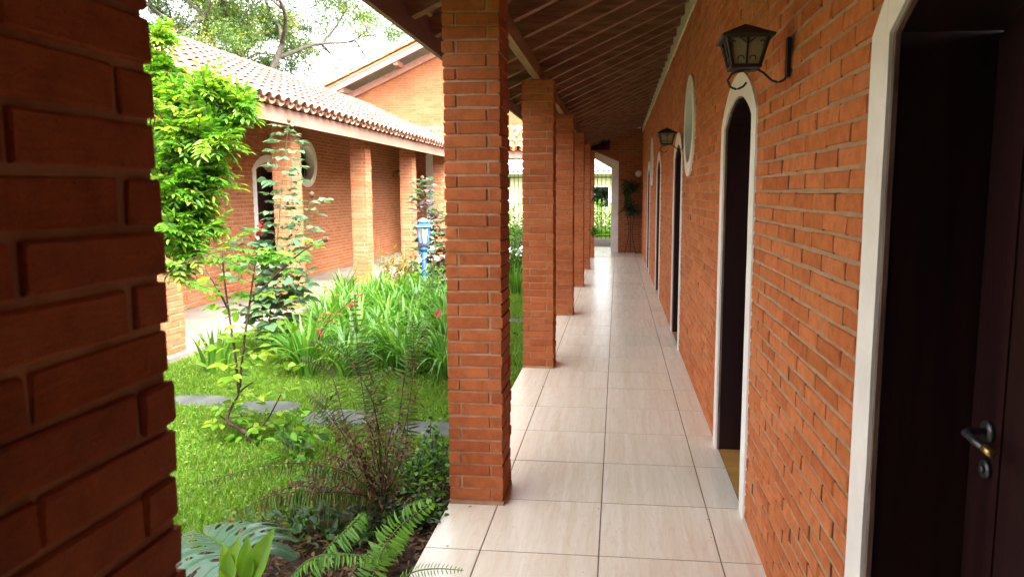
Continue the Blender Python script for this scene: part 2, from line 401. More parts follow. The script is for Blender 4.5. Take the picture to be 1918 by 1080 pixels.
def lay_objects(bricks, org, U, N, mat, parent, n_ind, plain=False, prot=.0022, keep=None, joint=None):
    """place bricks: face plane through org, length axis U, outward normal N"""
    U = np.array(U, float); N = np.array(N, float); Z = np.array([0, 0, 1.]); D = np.cross(Z, U)
    R0 = np.stack([U, D, Z], 1); pts = []
    for (u, z, L) in bricks:
        p = np.array(org)+U*u+Z*z; pts.append(p)
    pts = np.array(pts); L = np.array([b[2] for b in bricks])
    d = pts-np.array([0, 0, CAMH]); w = d@CF; sx = CX+F_PX*(d@CR)/np.maximum(w, .01); sy = CY-F_PX*(d@CU)/np.maximum(w, .01)
    vis = (w > .1) & (sx > -60) & (sx < 1980) & (sy > -40) & (sy < 1120)
    fore = np.abs((d*N).sum(1))/np.linalg.norm(d, axis=1)
    area = np.where(vis, L*fore/np.maximum(w, .1)**2, 0)
    if keep is not None: area = np.where(keep(sx, sy, pts), area, area*.05)
    order = np.argsort(-area); ind = set(order[:n_ind][area[order[:n_ind]] > 0].tolist())
    mb = MB(); rest = [i for i in range(len(pts)) if i not in ind]
    pr = rng.normal(0, prot, len(pts)); rz = rng.normal(0, .006, len(pts)); tz = rng.normal(0, .006, len(pts)); dz = rng.normal(0, .0009, len(pts))
    C = pts+N*(pr-BD/2)[:, None]; C[:, 2] += dz
    def rot(i): return np.array(Matrix.Rotation(rz[i], 3, 'Z') @ Matrix.Rotation(tz[i], 3, 'Y'))
    if rest:
        M = np.stack([R0@rot(i) for i in rest])
        if plain:
            M = M*np.stack([np.array([L[i], BD, BH]) for i in rest])[:, None, :]; mb.inst(*PLN, M, C[rest])
        else:
            M = M*np.stack([np.array([L[i]/BL, 1, 1]) for i in rest])[:, None, :]
            ch = rng.integers(0, len(BRT), len(rest))
            for q in range(len(BRT)):
                s = ch == q
                if s.any(): mb.inst(*BRT[q], M[s], C[rest][s])
        obj('brick_mass', mb, mat, parent, kind='stuff')
    if joint is not None:
        jm = MB(); k = L > .06; q = pts[k]+U*(L[k]/2+.0057)[:, None]-N*.0105; jm.inst(*PLN, np.repeat((R0*np.array([.0135, .015, BH+.002])[None, :])[None], k.sum(), 0), q); obj('head_joint', jm, joint, parent, kind='stuff')
    for i in ind:
        o = bpy.data.objects.new('brick', brick_mesh('f', int(rng.integers(0, len(BRT))), mat))
        o.matrix_local = Matrix.LocRotScale(Vector(C[i]), Matrix((R0@rot(i)).tolist()).to_quaternion(), Vector((L[i]/BL, 1, 1)))
        put(o, parent)
PW = .262                                   # brick pillar width
def pillar(xr, y0, ztop, label, group, individual, mat=None, core_mat=None, course=.0588):
    """square pinwheel pillar, right face at x=xr, front face at y=y0"""
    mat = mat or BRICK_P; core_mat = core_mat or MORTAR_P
    xc, yc = xr-PW/2, y0+PW/2
    t = thing('brick_pillar', label, 'pillar', (xc, yc, 0), group)
    core = MB(); g = .0065; core.boxb((xc-PW/2+g, yc-PW/2+g, -.08), (xc+PW/2-g, yc+PW/2-g, ztop-.004))
    core.boxb((xc-PW/2-.002, yc-PW/2-.002, -.05), (xc+PW/2+.002, yc+PW/2+.002, .018))
    obj('mortar_core', core, core_mat, t)
    n = int((ztop-.02)/course); mb = MB(); LL = PW-.055-.009; h = (ztop-.02)/n; zs = (h-.0095)/BH
    for k in range(n):
        for s in range(4):
            a = s*PI/2; flip = k % 2
            # brick along the face: occupies from one corner, leaving the end of the neighbour
            cx = (-PW/2+LL/2) if flip == 0 else (PW/2-LL/2)
            if s % 2: cx = cx
            c = np.array([cx, -PW/2+BD/2-.002, 0.])
            R = np.array(Matrix.Rotation(a, 3, 'Z')); p = R@c+np.array([xc, yc, .02+h*(k+.5)])
            p += R@np.array([rng.normal(0, .0012), rng.normal(0, .0022), rng.normal(0, .0008)])
            Rj = R@np.array(Matrix.Rotation(rng.normal(0, .008), 3, 'Z') @ Matrix.Rotation(rng.normal(0, .007), 3, 'Y'))
            sc = (LL+.053)/BL*(1 if True else 1)
            L = LL
            if individual:
                o = bpy.data.objects.new('brick', brick_mesh('f', int(rng.integers(0, len(BRT))), mat))
                o.matrix_local = Matrix.LocRotScale(Vector(p), Matrix(Rj.tolist()).to_quaternion(), Vector((L/BL, .93, zs))); put(o, t)
            else:
                q = int(rng.integers(0, len(BRT))); mb.inst(*BRT[q], (Rj*np.array([L/BL, .93, zs])[None, :])[None], p[None])
    if not individual: obj('brick_mass', mb, mat, t, kind='stuff')
    return t

# ---------------------------------------------------------------- key dimensions
WX = .597            # face of the corridor wall
YE = 17.5            # face of the end wall and gable
FE = -.803           # garden edge of the corridor floor
LWX = -5.5           # face of the facing wing's wall
LPX = -4.06          # courtyard face of the facing wing's pillars
ROWS = [.509, 3.160, 5.795, 8.375, 10.970, 13.500, 15.95]
SL = .455
zr = lambda x: 2.53+SL*(x+.67)               # underside of the corridor rafters

# ---------------------------------------------------------------- ground and floors
mb = MB(); g = 400
mb.add([(-g, -g, -.12), (g, -g, -.12), (g, g, -.12), (-g, g, -.12)], [(0, 1, 2, 3)])
obj('ground', mb, GROUND, kind='structure')
mb = MB(); nx, ny = 60, 260                   # the lawn inside the courtyard, slightly uneven
xs = np.linspace(-4.05, FE, nx); ys = np.linspace(-3, 16.2, ny); X, Y = np.meshgrid(xs, ys, indexing='ij')
def lawn_z(x, y): return -.062+.012*np.sin(x*2.3+.6*y)+.010*np.sin(y*1.7+x)
V = np.stack([X, Y, lawn_z(X, Y)], -1).reshape(-1, 3)
mb.add(V, [(i*ny+j, (i+1)*ny+j, (i+1)*ny+j+1, i*ny+j+1) for i in range(nx-1) for j in range(ny-1)])
obj('lawn', mb, GROUND, kind='structure', smooth=True)

fl = MB(); fl.boxb((FE+.002, -4, -.115), (WX+.25, 23, -.0016)); floor = obj('corridor_floor', fl, GROUT, kind='structure')
cols = [(FE, -.562), (-.562, -.062), (-.062, .438), (.438, WX+.012)]
tile_mesh = {}
for ci, (a, b) in enumerate(cols):
    v, f = chamfer_box((b-a)/2-.0028, .25-.0034, .006, .0008); q = MB(); q.addn(v, f); tile_mesh[ci] = q.mesh('tile', FLOORT)
for k in range(-6, 33):
    for ci, (a, b) in enumerate(cols):
        y = 2.738+.5*k+.25
        if y > 17.4 and ci == 3: continue
        o = bpy.data.objects.new('tile', tile_mesh[ci]); o.location = ((a+b)/2, y, -.006+rng.normal(0, .0002)); o.rotation_euler = (rng.normal(0, .0006), rng.normal(0, .0006), 0); put(o, floor)
mb = MB(); mb.boxb((-6, 18.99, -.10), (FE, 23, -.004)); mb.boxb((FE, 19.2, -.10), (2, 23, -.003))
obj('passage_floor', mb, CONC, kind='structure')
mb = MB(); mb.boxb((LWX-.1, 2, -.115), (-4.03, YE, 0)); obj('facing_walkway', mb, CONC, kind='structure')

# ---------------------------------------------------------------- openings
def arch(c, half, z0, zs, rise, n=14):
    if rise == .28: n = 2                      # the gable-shaped portal
    """outline from bottom left, up, over a segmental arch, down to bottom right"""
    R = (half*half+rise*rise)/(2*rise); zc = zs+rise-R; a0 = math.asin(half/R)
    pts = [(c-half, z0)]
    for i in range(n+1):
        a = -a0+2*a0*i/n; pts.append((c+R*math.sin(a), zc+R*math.cos(a)))
    pts.append((c+half, z0)); return pts
def arch_half(zq, half, zs, rise):
    if zq <= zs: return half
    R = (half*half+rise*rise)/(2*rise); zc = zs+rise-R; v = R*R-(zq-zc)**2
    return math.sqrt(v) if v > 0 else 0
def ring_excl(c, r, zc):
    def f(z):
        v = r*r-(z-zc)**2
        return [(c-math.sqrt(v), c+math.sqrt(v))] if v > 0 else []
    return f
D_IN, D_OUT, D_SPR, D_RISE, D_OSPR, D_ORISE = .400, .507, 1.848, .128, 1.862, .225
def door_excl(c, out=D_OUT, spr=D_OSPR, rise=D_ORISE):
    def f(z):
        if z > spr+rise-.03: return []
        h = arch_half(z, out, spr, rise-.03)
        return [(c-h+.006, c+h-.006)] if h > .02 else []
    return f

def make_door(c, wallx, sgn, parent, near):
    """arched door in a wall facing sgn (-1: faces -X). c = centre along Y"""
    t3 = lambda u, v, x: (wallx-sgn*(-x) if False else wallx+(-sgn)*x, u, v)   # x>0 goes into the wall
    dz = 'door'
    d = part('door', parent, (wallx, c, 0))
    def wob(pts, s): return [(u+rng.normal(0, s), v+(rng.normal(0, s) if v > .02 else 0)) for u, v in pts]
    def dens(pts):
        o = []
        for (p, q) in zip(pts[:-1], pts[1:]):
            m = max(1, int(math.hypot(q[0]-p[0], q[1]-p[1])/.12)); o += [(p[0]+(q[0]-p[0])*i/m, p[1]+(q[1]-p[1])*i/m) for i in range(m)]
        return o+[pts[-1]]
    ou = dens(arch(c, D_OUT, 0.0, D_OSPR, D_ORISE)); inn = dens(arch(c, D_IN, 0.0, D_SPR, D_RISE))
    mbx = MB(); mbx.prism([wob(ou, .0012)+wob(inn, .0018)[::-1]], -.008, .005, t3); obj('surround', mbx, TRIM, d)
    a1 = dens(arch(c, D_IN-.0005, 0.0, D_SPR, D_RISE)); a2 = dens(arch(c, D_IN-.012, 0.0, D_SPR-.004, D_RISE-.004))
    mbx = MB(); mbx.prism([wob(a1, .001)+wob(a2, .0015)[::-1]], .001, .012, t3); obj('frame_edge', mbx, JAMBW, d)
    mbx = MB(); b1 = arch(c, D_IN+.006, 0.0, D_SPR, D_RISE); b2 = arch(c, D_IN-.0095, 0.0, D_SPR-.003, D_RISE-.003)
    mbx.prism([b1+b2[::-1]], .0125, .250, t3); obj('jamb', mbx, DOORW, d)
    mbx = MB(); lw = D_IN-.011; nb = 6; leaf = arch(c, lw, .010, D_SPR-.006, D_RISE-.012)
    mbx.prism([leaf], .222, .252, t3)
    lf = obj('leaf', mbx, DOORW, d)
    if near:                                        # planks with real grooves and a handle with its plate
        for i in range(nb):
            y0 = c-lw+2*lw*i/nb; m2 = MB(); zt = 1.83
            x0 = t3(0, 0, .213)[0]; x1 = t3(0, 0, .2215)[0]
            m2.boxb((min(x0, x1), y0+.004, .02), (max(x0, x1), y0+2*lw/nb-.004, zt)); obj('plank', m2, DOORW, d)
        hy, hz = c+lw-.082, .985; hx = t3(0, 0, .212)[0]
        s = sgn
        h = MB(); h.tube([(hx, hy, hz), (hx+s*.008, hy, hz)], .024, 14)
        h.tube([(hx+s*.004, hy, hz), (hx+s*.045, hy, hz), (hx+s*.055, hy-.012, hz-.001), (hx+s*.056, hy-.06, hz-.004), (hx+s*.052, hy-.098, hz-.008)], [.007, .0075, .009, .0085, .007], 10)
        obj('handle', h, STEEL, d, smooth=True)
        h = MB(); h.tube([(hx+s*.053, hy-.085, hz-.007), (hx+s*.05, hy-.112, hz-.010)], .0088, 10); obj('handle_tip', h, BRASS, d, smooth=True)
        h = MB(); h.tube([(hx, hy, hz-.085), (hx+s*.007, hy, hz-.085)], .021, 14); h.tube([(hx+s*.006, hy, hz-.085), (hx+s*.014, hy, hz-.085)], .009, 10); obj('lock', h, STEEL, d, smooth=True)
    # ochre threshold tiles inside the opening
    for k in range(3):
        m2 = MB(); y0 = c-D_IN+.006+k*.262; x0 = t3(0, 0, .013)[0]; x1 = t3(0, 0, .225)[0]
        m2.boxb((min(x0, x1), y0, -.02), (max(x0, x1), y0+.2585, .0008)); obj('threshold', m2, OCHRE, d)
    return d
def make_window(c, zc, wallx, sgn, parent, r_out=.418, r_in=.305):
    t3 = lambda u, v, x: (wallx+(-sgn)*x, u, v)
    d = part('window', parent, (wallx, c, zc))
    circ = lambda r, n=44, s=0: [(c+(r+rng.normal(0, s))*math.cos(2*PI*i/n), zc+(r+rng.normal(0, s))*math.sin(2*PI*i/n)) for i in range(n)]
    m = MB(); m.prism([circ(r_out, s=.001), circ(r_in)[::-1]], -.016, .03, t3); obj('surround', m, TRIM, d)
    m = MB(); m.prism([circ(r_in+.02), circ(r_in+.001)[::-1]], .028, .20, t3); obj('reveal', m, TRIM, d)
    m = MB(); m.prism([circ(r_in+.015)], .17, .18, t3); obj('pane', m, WPANE, d)
    x = t3(0, 0, .11)[0]
    def bar(pts, r=.007): q = MB(); q.tube([(x, c+a, zc+b) for a, b in pts], r, 6); obj('grille_bar', q, IRON, d, smooth=True)
    for i in range(-2, 3):
        h = math.sqrt(max(r_in**2-(i*.10)**2, .001)); bar([(i*.10, -h), (i*.10, h)])
    bar([(-r_in, 0), (r_in, 0)])
    for s in (-1, 1):
        bar([(s*.19*math.cos(t), .19*math.sin(t)) for t in np.linspace(-1.4, 1.4, 12)]); bar([(.17*math.cos(t), s*.02+s*.17*math.sin(t)) for t in np.linspace(.3, 2.84, 12)])
    return d
def wall_poly(mb, u0, u1, z0, top_pts, holes, x0, x1, to3):
    outer = [(u0, z0), (u1, z0)]+top_pts
    mb.prism([outer]+holes, x0, x1, to3)

# ---------------------------------------------------------------- near wing (right)
wing = thing('house_wing', 'long red brick wing with arched doors and round windows beside the tiled corridor', 'house', (WX, 2, 0))
doors = [1.236, 3.630, 7.100, 10.370, 13.620]
wins = [(6.0, 2.052), (12.42, 2.035)]
zt = 2.985
t3r = lambda u, v, x: (WX+x, u, v)
rings = []
for c in doors: rings.append(arch(c, D_IN+.01, .001, D_SPR+.01, D_RISE))
for c, z in wins: rings.append([(c+.31*math.cos(2*PI*i/40), z+.31*math.sin(2*PI*i/40)) for i in range(40)])
# the wall: doors open to the floor, so trace them into the outline
outl = [(-3.3, -.03)]
for c in doors: outl += [(c-D_IN-.01, -.03)]+[p for p in arch(c, D_IN+.01, -.03, D_SPR+.01, D_RISE)[1:-1]]+[(c+D_IN+.01, -.03)]
outl += [(YE+.1, -.03), (YE+.1, 3.30), (-3.3, 3.30)]
m = MB(); m.prism([outl]+[r[::-1] for r in rings[len(doors):]], .0125, .26, t3r)
wall = obj('wall', m, JOINT, wing)
ex = [door_excl(c) for c in doors]+[ring_excl(c, .40, z) for c, z in wins]
br = lay(-3.2, YE, .004, zt, lambda z: [iv for e in ex for iv in e(z)], phase=.055)
m = MB(); bed_joints(m, -3.2, YE, .004, zt, lambda z: [iv for e in ex for iv in e(z)], t3r); obj('mortar', m, MORTAR, wall)
lay_objects(br, (WX, 0, 0), (0, 1, 0), (-1, 0, 0), BRICK, wall, 300, prot=.0015, keep=lambda sx, sy, p: (p[:, 1] > 1.7) | (p[:, 1] < .7), joint=JOINT)
for i, c in enumerate(doors): make_door(c, WX, -1, wing, i < 2)
for c, z in wins: make_window(c, z, WX, -1, wing)
# roof over the corridor
roof = part('roof', wing, (0, 0, 2.5))
m = MB(); m.boxb((WX-.016, -3.3, zt), (WX+.03, YE-.02, zt+.30)); obj('wall_plate', m, CREAM, roof)
m = MB(); m.boxb((-.70, -3.3, 2.42), (-.642, YE-.03, 2.529)); obj('beam', m, BEAM, roof)
m = MB(); m.boxb((-1.075, -3.3, 2.295), (-1.048, 16.15, 2.462)); obj('fascia', m, FASCIA, roof)
q = MB(); q.bar((-1.046, 0, zr(-1.046)+.052), (WX+.2, 0, zr(WX+.2)+.052), .066, .10); rm = q.mesh('rafter', RAFTER)
y = -3.1
while y < YE-.1:
    o = bpy.data.objects.new('rafter', rm); o.location = (0, y+rng.normal(0, .01), rng.normal(0, .003)); o.rotation_euler = (0, 0, rng.normal(0, .004)); put(o, roof); y += .44
sn = math.sqrt(1+SL*SL)
for k in range(6):
    x = -1.02+k*.33; z = zr(x)+.052*sn*1.0+.058*sn; m = MB(); m.bar((x, -3.3, z), (x, YE-.04, z), .042, .018, (-SL/sn, 0, 1/sn)); obj('batten', m, RAFTER, roof)

def tile_tpl(r0, r1, L, th, n, up):
    a = np.linspace(0, PI, n+1); V = []
    for (r, y) in ((r0, 0), (r1, L)):
        for rr in (r, r-th):
            V.append(np.stack([rr*np.cos(a), np.full(n+1, y), up*(rr*np.sin(a)*.82)], 1))
    V = np.concatenate(V); k = n+1; F = []
    for i in range(n):
        F += [(i, i+1, 2*k+i+1, 2*k+i), (k+i+1, k+i, 3*k+i, 3*k+i+1), (i+1, i, k+i, k+i+1), (2*k+i, 2*k+i+1, 3*k+i+1, 3*k+i)]
    F += [(0, 2*k, 3*k, k), (n, k+n, 3*k+n, 2*k+n)]
    return V, [np.array(F)]
T_COV = tile_tpl(.082, .066, .47, .013, 7, 1); T_CHA = tile_tpl(.078, .066, .47, .013, 6, -1)
def tile_roof(parent, org, along, upslope, n_cols, n_rows, pitch, expo, mat, n_ind, name='roof_tile', under=None):
    """barrel tiles: org = eave start point, along = unit vector of the eave, upslope = unit vector up the roof"""
    along = np.array(along, float); ups = np.array(upslope, float); nrm = np.cross(along, ups)
    if nrm[2] < 0: nrm = -nrm
    if np.dot(np.cross(along, ups), nrm) < 0: al2 = -along
    else: al2 = along
    cov = []; cha = []
    for c in range(n_cols):
        for r in range(n_rows):
            p = np.array(org)+along*(c*pitch+rng.normal(0, .004))+ups*(r*expo+rng.normal(0, .006))
            for lst, sh, hh in ((cov, 0, .030), (cha, .5, .030)):
                pp = p+along*pitch*sh+nrm*(hh+.006)-nrm*0; lst.append(pp)
    tilt = np.array(Matrix.Rotation(-.045, 3, 'X'))
    R0 = np.stack([al2, ups, nrm], 1)@tilt
    cov = np.array(cov); cha = np.array(cha)
    w = (cov-np.array([0, 0, CAMH]))@CF; sx = CX+F_PX*((cov-np.array([0, 0, CAMH]))@CR)/np.maximum(w, .1)
    key = np.where((w > 0) & (sx > 270) & (sx < 1918), w, 1e6); order = np.argsort(key); ind = set(order[:n_ind][key[order[:n_ind]] < 1e5].tolist())
    m = MB(); m.inst(*T_CHA, np.repeat(R0[None], len(cha), 0), cha)
    rest = [i for i in range(len(cov)) if i not in ind]
    if rest:
        M = np.stack([R0@np.array(Matrix.Rotation(rng.normal(0, .02), 3, 'Z')) for _ in rest]); m.inst(*T_COV, M, cov[rest])
    obj('tile_mass', m, mat, parent, smooth=False, kind='stuff')
    if ind:
        q = MB(); q.addn(*T_COV); me = q.mesh('tile', mat, True)
        for i in ind:
            o = bpy.data.objects.new(name, me); o.matrix_local = Matrix.LocRotScale(Vector(cov[i]), Matrix((R0@np.array(Matrix.Rotation(rng.normal(0, .025), 3, 'Z')@Matrix.Rotation(rng.normal(0, .03), 3, 'Y'))).tolist()).to_quaternion(), Vector((1, 1, 1))); put(o, parent)
ux = np.array([1, 0, SL])/sn
tile_roof(roof, (-1.12, -3.2, zr(-1.12)+.155), (0, 1, 0), ux, 99, 6, .21, .37, TERRA_IN, 0)

# ---------------------------------------------------------------- corridor pillars
plab = ['dark close brick pillar filling the left edge of the view', 'large brick pillar rising through the middle, beside the fern bed',
        'second free-standing brick pillar along the corridor, with a strip of lawn beside it', 'third brick pillar along the corridor, half hidden behind the second',
        'fourth brick pillar along the corridor, a narrow strip past the third', 'fifth brick pillar along the corridor, narrow, close to the far end',
        'last shaded brick pillar of the corridor with small plants hung on it']
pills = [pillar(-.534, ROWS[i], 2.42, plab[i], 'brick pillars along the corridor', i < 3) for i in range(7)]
pillar_hidden = None

# ---------------------------------------------------------------- facing wing (left)
fw = thing('house_wing', 'facing brick wing across the garden under a clay tile roof', 'house', (LWX, 8, 0))
t3l = lambda u, v, x: (LWX-x, u, v)
ld = [10.60, 15.1-9.0]; lw_ = [(11.92+.03, 2.01)]
ld = [10.595]
outl = [(2, -.03)]
for c in ld: outl += [(c-D_IN-.01, -.03)]+arch(c, D_IN+.01, -.03, D_SPR-.03, D_RISE)[1:-1]+[(c+D_IN+.01, -.03)]
outl += [(YE, -.03), (YE, 3.15), (2, 3.15)]
m = MB(); m.prism([outl]+[[(c+.31*math.cos(2*PI*i/40), z+.31*math.sin(2*PI*i/40)) for i in range(40)][::-1] for c, z in lw_], .0095, .26, t3l)
lwall = obj('wall', m, MORTAR_FAR, fw)
ex2 = [door_excl(c) for c in ld]+[ring_excl(c, .40, z) for c, z in lw_]
br = lay(2, YE, .004, 3.0, lambda z: [iv for e in ex2 for iv in e(z)], phase=.02)
lay_objects(br, (LWX, 0, 0), (0, 1, 0), (1, 0, 0), BRICK_FAR, lwall, 300, plain=True, prot=.001, keep=lambda sx, sy, p: (sx > 330) & (sx < 820) & (sy > 200))
for c in ld: make_door(c, LWX, 1, fw, False)
for c, z in lw_: make_window(c, z, LWX, 1, fw)
lroof = part('roof', fw, (-4, 8, 2.5))
EX = -3.81
m = MB(); m.boxb((EX-.027, 3.2, 2.292), (EX, 16.15, 2.452)); obj('fascia', m, FASCIA_L, lroof)
m = MB(); m.boxb((EX-.034, 3.2, 2.282), (EX+.006, 16.15, 2.304)); obj('fascia_trim', m, FASCIA_L, lroof)
m = MB(); m.boxb((-4.22, 3.2, 2.42), (-4.16, YE-.03, 2.525)); obj('beam', m, BEAM, lroof)
zl = lambda x: 2.53+SL*(-4.19-x)
q = MB(); q.bar((EX-.03, 0, zl(EX-.03)+.052), (LWX-.2, 0, zl(LWX-.2)+.052), .052, .10); rm2 = q.mesh('rafter', RAFTER)
y = 3.4
while y < YE-.1:
    o = bpy.data.objects.new('rafter', rm2); o.location = (0, y, 0); put(o, lroof); y += .44
RX = -6.25
m = MB(); a = zl(EX+.0)+.118; b = zl(RX)+.118
m.add([(EX, 3.2, a), (EX, YE, a), (RX, YE, b), (RX, 3.2, b), (RX-3, YE, b-3*SL), (RX-3, 3.2, b-3*SL)], [(0, 1, 2, 3), (3, 2, 4, 5)]); obj('roof_deck', m, RAFTER, lroof)
ul = np.array([-1, 0, SL])/sn
tile_roof(lroof, (EX+.07, 3.25, zl(EX+.07)+.150), (0, 1, 0), ul, 68, 8, .21, .335, TERRA, 290)
for k in range(48):
    m = MB(); yy = 3.2+k*.30; M = np.stack([np.array([-1., 0, 0]), np.array([0, 1., 0]), np.array([0, 0, 1.])], 1); 
    if k == 0:
        tv = T_COV[0]*np.array([1.25, 1, 1.2]); q = MB(); q.addn(tv, T_COV[1]); rme = q.mesh('ridge_tile', TERRA, True)
    o = bpy.data.objects.new('ridge_tile', rme); o.location = (RX, yy, b+.06); o.rotation_euler = (-.03+rng.normal(0, .01), 0, rng.normal(0, .02)); put(o, lroof)
llab = ['brick pillar of the facing wing just showing beside the dark close pillar', 'brick pillar of the facing wing behind the tall rose, beside the arched door',
        'wide sunlit brick pillar of the facing wing right of the round window', 'brick pillar of the facing wing behind the blue lantern post', 'last brick pillar of the facing wing, half behind the big corridor pillar']
for i, yy in enumerate([5.83, 8.41, 10.985, 13.56, 16.1]):
    pillar(LPX, yy, 2.42, llab[i], 'brick pillars of the facing wing', False, BRICK_FAR, MORTAR_FAR)

# ---------------------------------------------------------------- gabled house at the back
gh = thing('gabled_house', 'tall brick gable end closing the far side of the garden', 'house', (-2.4, YE, 0))
t3g = lambda u, v, x: (u, YE+x, v)
RDG = -2.43
ztop = lambda u: 5.92-.452*abs(u-RDG)
opn = [(-4.70, -3.55, 2.28, .22), (-1.16, -.165, 2.10, .28)]      # arched portals at the ends of both walkways
pas = (-3.35, -1.45, 2.33)                                        # passage in the middle
outl = [(-9, -.03)]
def hole_arch(a, b, zs, rise, g=0): return arch((a+b)/2, (b-a)/2+g, -.03, zs+g, rise)
outl += hole_arch(*opn[0], g=.0)+[(pas[0], -.03), (pas[0], pas[2]), (pas[1], pas[2]), (pas[1], -.03)]+hole_arch(*opn[1])
outl += [(4, -.03), (4, ztop(4)), (RDG, ztop(RDG)), (-9, ztop(-9))]
m = MB(); m.prism([outl], .0095, .2, t3g); gwall = obj('wall', m, MORTAR, gh)
def gex(z):
    o = []
    for (a, b, zs, rise) in opn:
        h = arch_half(z, (b-a)/2+.17, zs+.15, rise-.06) if z < zs+.15+rise-.07 else 0
        if h > .02: o.append(((a+b)/2-h, (a+b)/2+h))
    if z < pas[2]+.03: o.append((pas[0]-.03, pas[1]+.03))
    return o
br = [q for q in lay(-8.5, 3.0, .004, 5.8, gex, top=lambda u: ztop(u)-.02) if not (q[0] < -5.55 and q[1] < 2.6) and not (q[0] > .62 and q[1] < 3.2)]
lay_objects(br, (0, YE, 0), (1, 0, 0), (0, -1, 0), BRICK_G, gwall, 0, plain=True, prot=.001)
for (a, b, zs, rise) in opn:
    m = MB(); o1 = arch((a+b)/2, (b-a)/2+.18, 0, zs+.16, rise); i1 = arch((a+b)/2, (b-a)/2, 0, zs, rise)
    m.prism([o1+i1[::-1]], -.012, .203, t3g); obj('portal_surround', m, TRIM, gh)
m = MB(); m.boxb((-5.4, YE-.03, 3.06), (.55, YE-.001, 3.135)); obj('flashing_band', m, TRIM, gh)
m = MB(); m.boxb((WX+.012, YE+.2, -.02), (WX+.2, 22.4, 3.4)); obj('light_block_wall', m, BRICK, gh)  # unseen wall added beside the passage to keep light off the far portal
groof = part('roof', gh, (RDG, YE, 5))
# gable roof: verge board, purlin ends, wall-top beam
for s in (-1, 1):
    def L(u, dz, yy): return (RDG+s*u, yy, 5.92-.452*u+dz)
    m = MB(); m.bar(L(0, .20, YE-.56), L(6.4, .20, YE-.56), .05, .17); obj('verge_board', m, FASCIA_L, groof)
    m = MB(); m.bar(L(0, -.02, YE-.055), L(6.4, -.02, YE-.055), .09, .15); obj('wall_beam', m, FASCIA_L, groof)
    for u in (.2, 1.62, 3.02, 4.42, 5.82):
        m = MB(); m.boxb((RDG+s*u-.055, YE-.53, 5.92-.452*u+.04), (RDG+s*u+.055, YE+.4, 5.92-.452*u+.16)); obj('purlin', m, FASCIA_L, groof)
    m = MB(); a0, a1 = L(0, .30, YE-.60), L(6.5, .30, YE-.60); a2, a3 = L(6.5, .30, YE+6), L(0, .30, YE+6)
    th = np.array([0, 0, -.05]); V = [np.array(v) for v in (a0, a1, a2, a3)]; V += [v+th for v in V]
    m.add(V, [(0, 1, 2, 3), (7, 6, 5, 4), (0, 4, 5, 1), (1, 5, 6, 2), (2, 6, 7, 3), (3, 7, 4, 0)]); obj('roof_deck', m, RAFTER, groof)
    ug = np.array([-s, 0, .452])/math.sqrt(1+.452**2)
    tile_roof(groof, (RDG+s*6.5, YE-.56, 5.92-.452*6.5+.315), (0, 1, 0), ug, 14, 20, .21, .355, TERRA_B, 0)
# lean-to roof in front of the gable
lt = part('roof', gh, (-2.4, 16.2, 2.5))
m = MB(); m.boxb((EX+.01, 16.20, 2.292), (-1.085, 16.23, 2.452)); obj('fascia', m, FASCIA_L, lt)
tile_roof(lt, (EX-.8, 16.12, 2.475), (1, 0, 0), np.array([0, 1, SL])/sn, 19, 4, .21, .37, TERRA_B, 60)
m = MB(); m.add([(EX-1, 16.2, 2.46), (-.2, 16.2, 2.46), (-.2, YE, 2.46+1.3*SL), (EX-1, YE, 2.46+1.3*SL)], [(0, 1, 2, 3)]); obj('roof_deck', m, RAFTER, lt)
# unseen walls added behind the camera to darken the near pillar and corridor
m = MB(); m.boxb((-2.2, -3.35, -.1), (WX+.2, -3.15, 3.4)); m.boxb((-1.06, -3.15, -.1), (-.86, .02, 2.40)); back = tag(obj('unseen_shade_wall', m, BRICK), 'unseen brick wall added behind the viewer to shade the close pillar', 'wall')

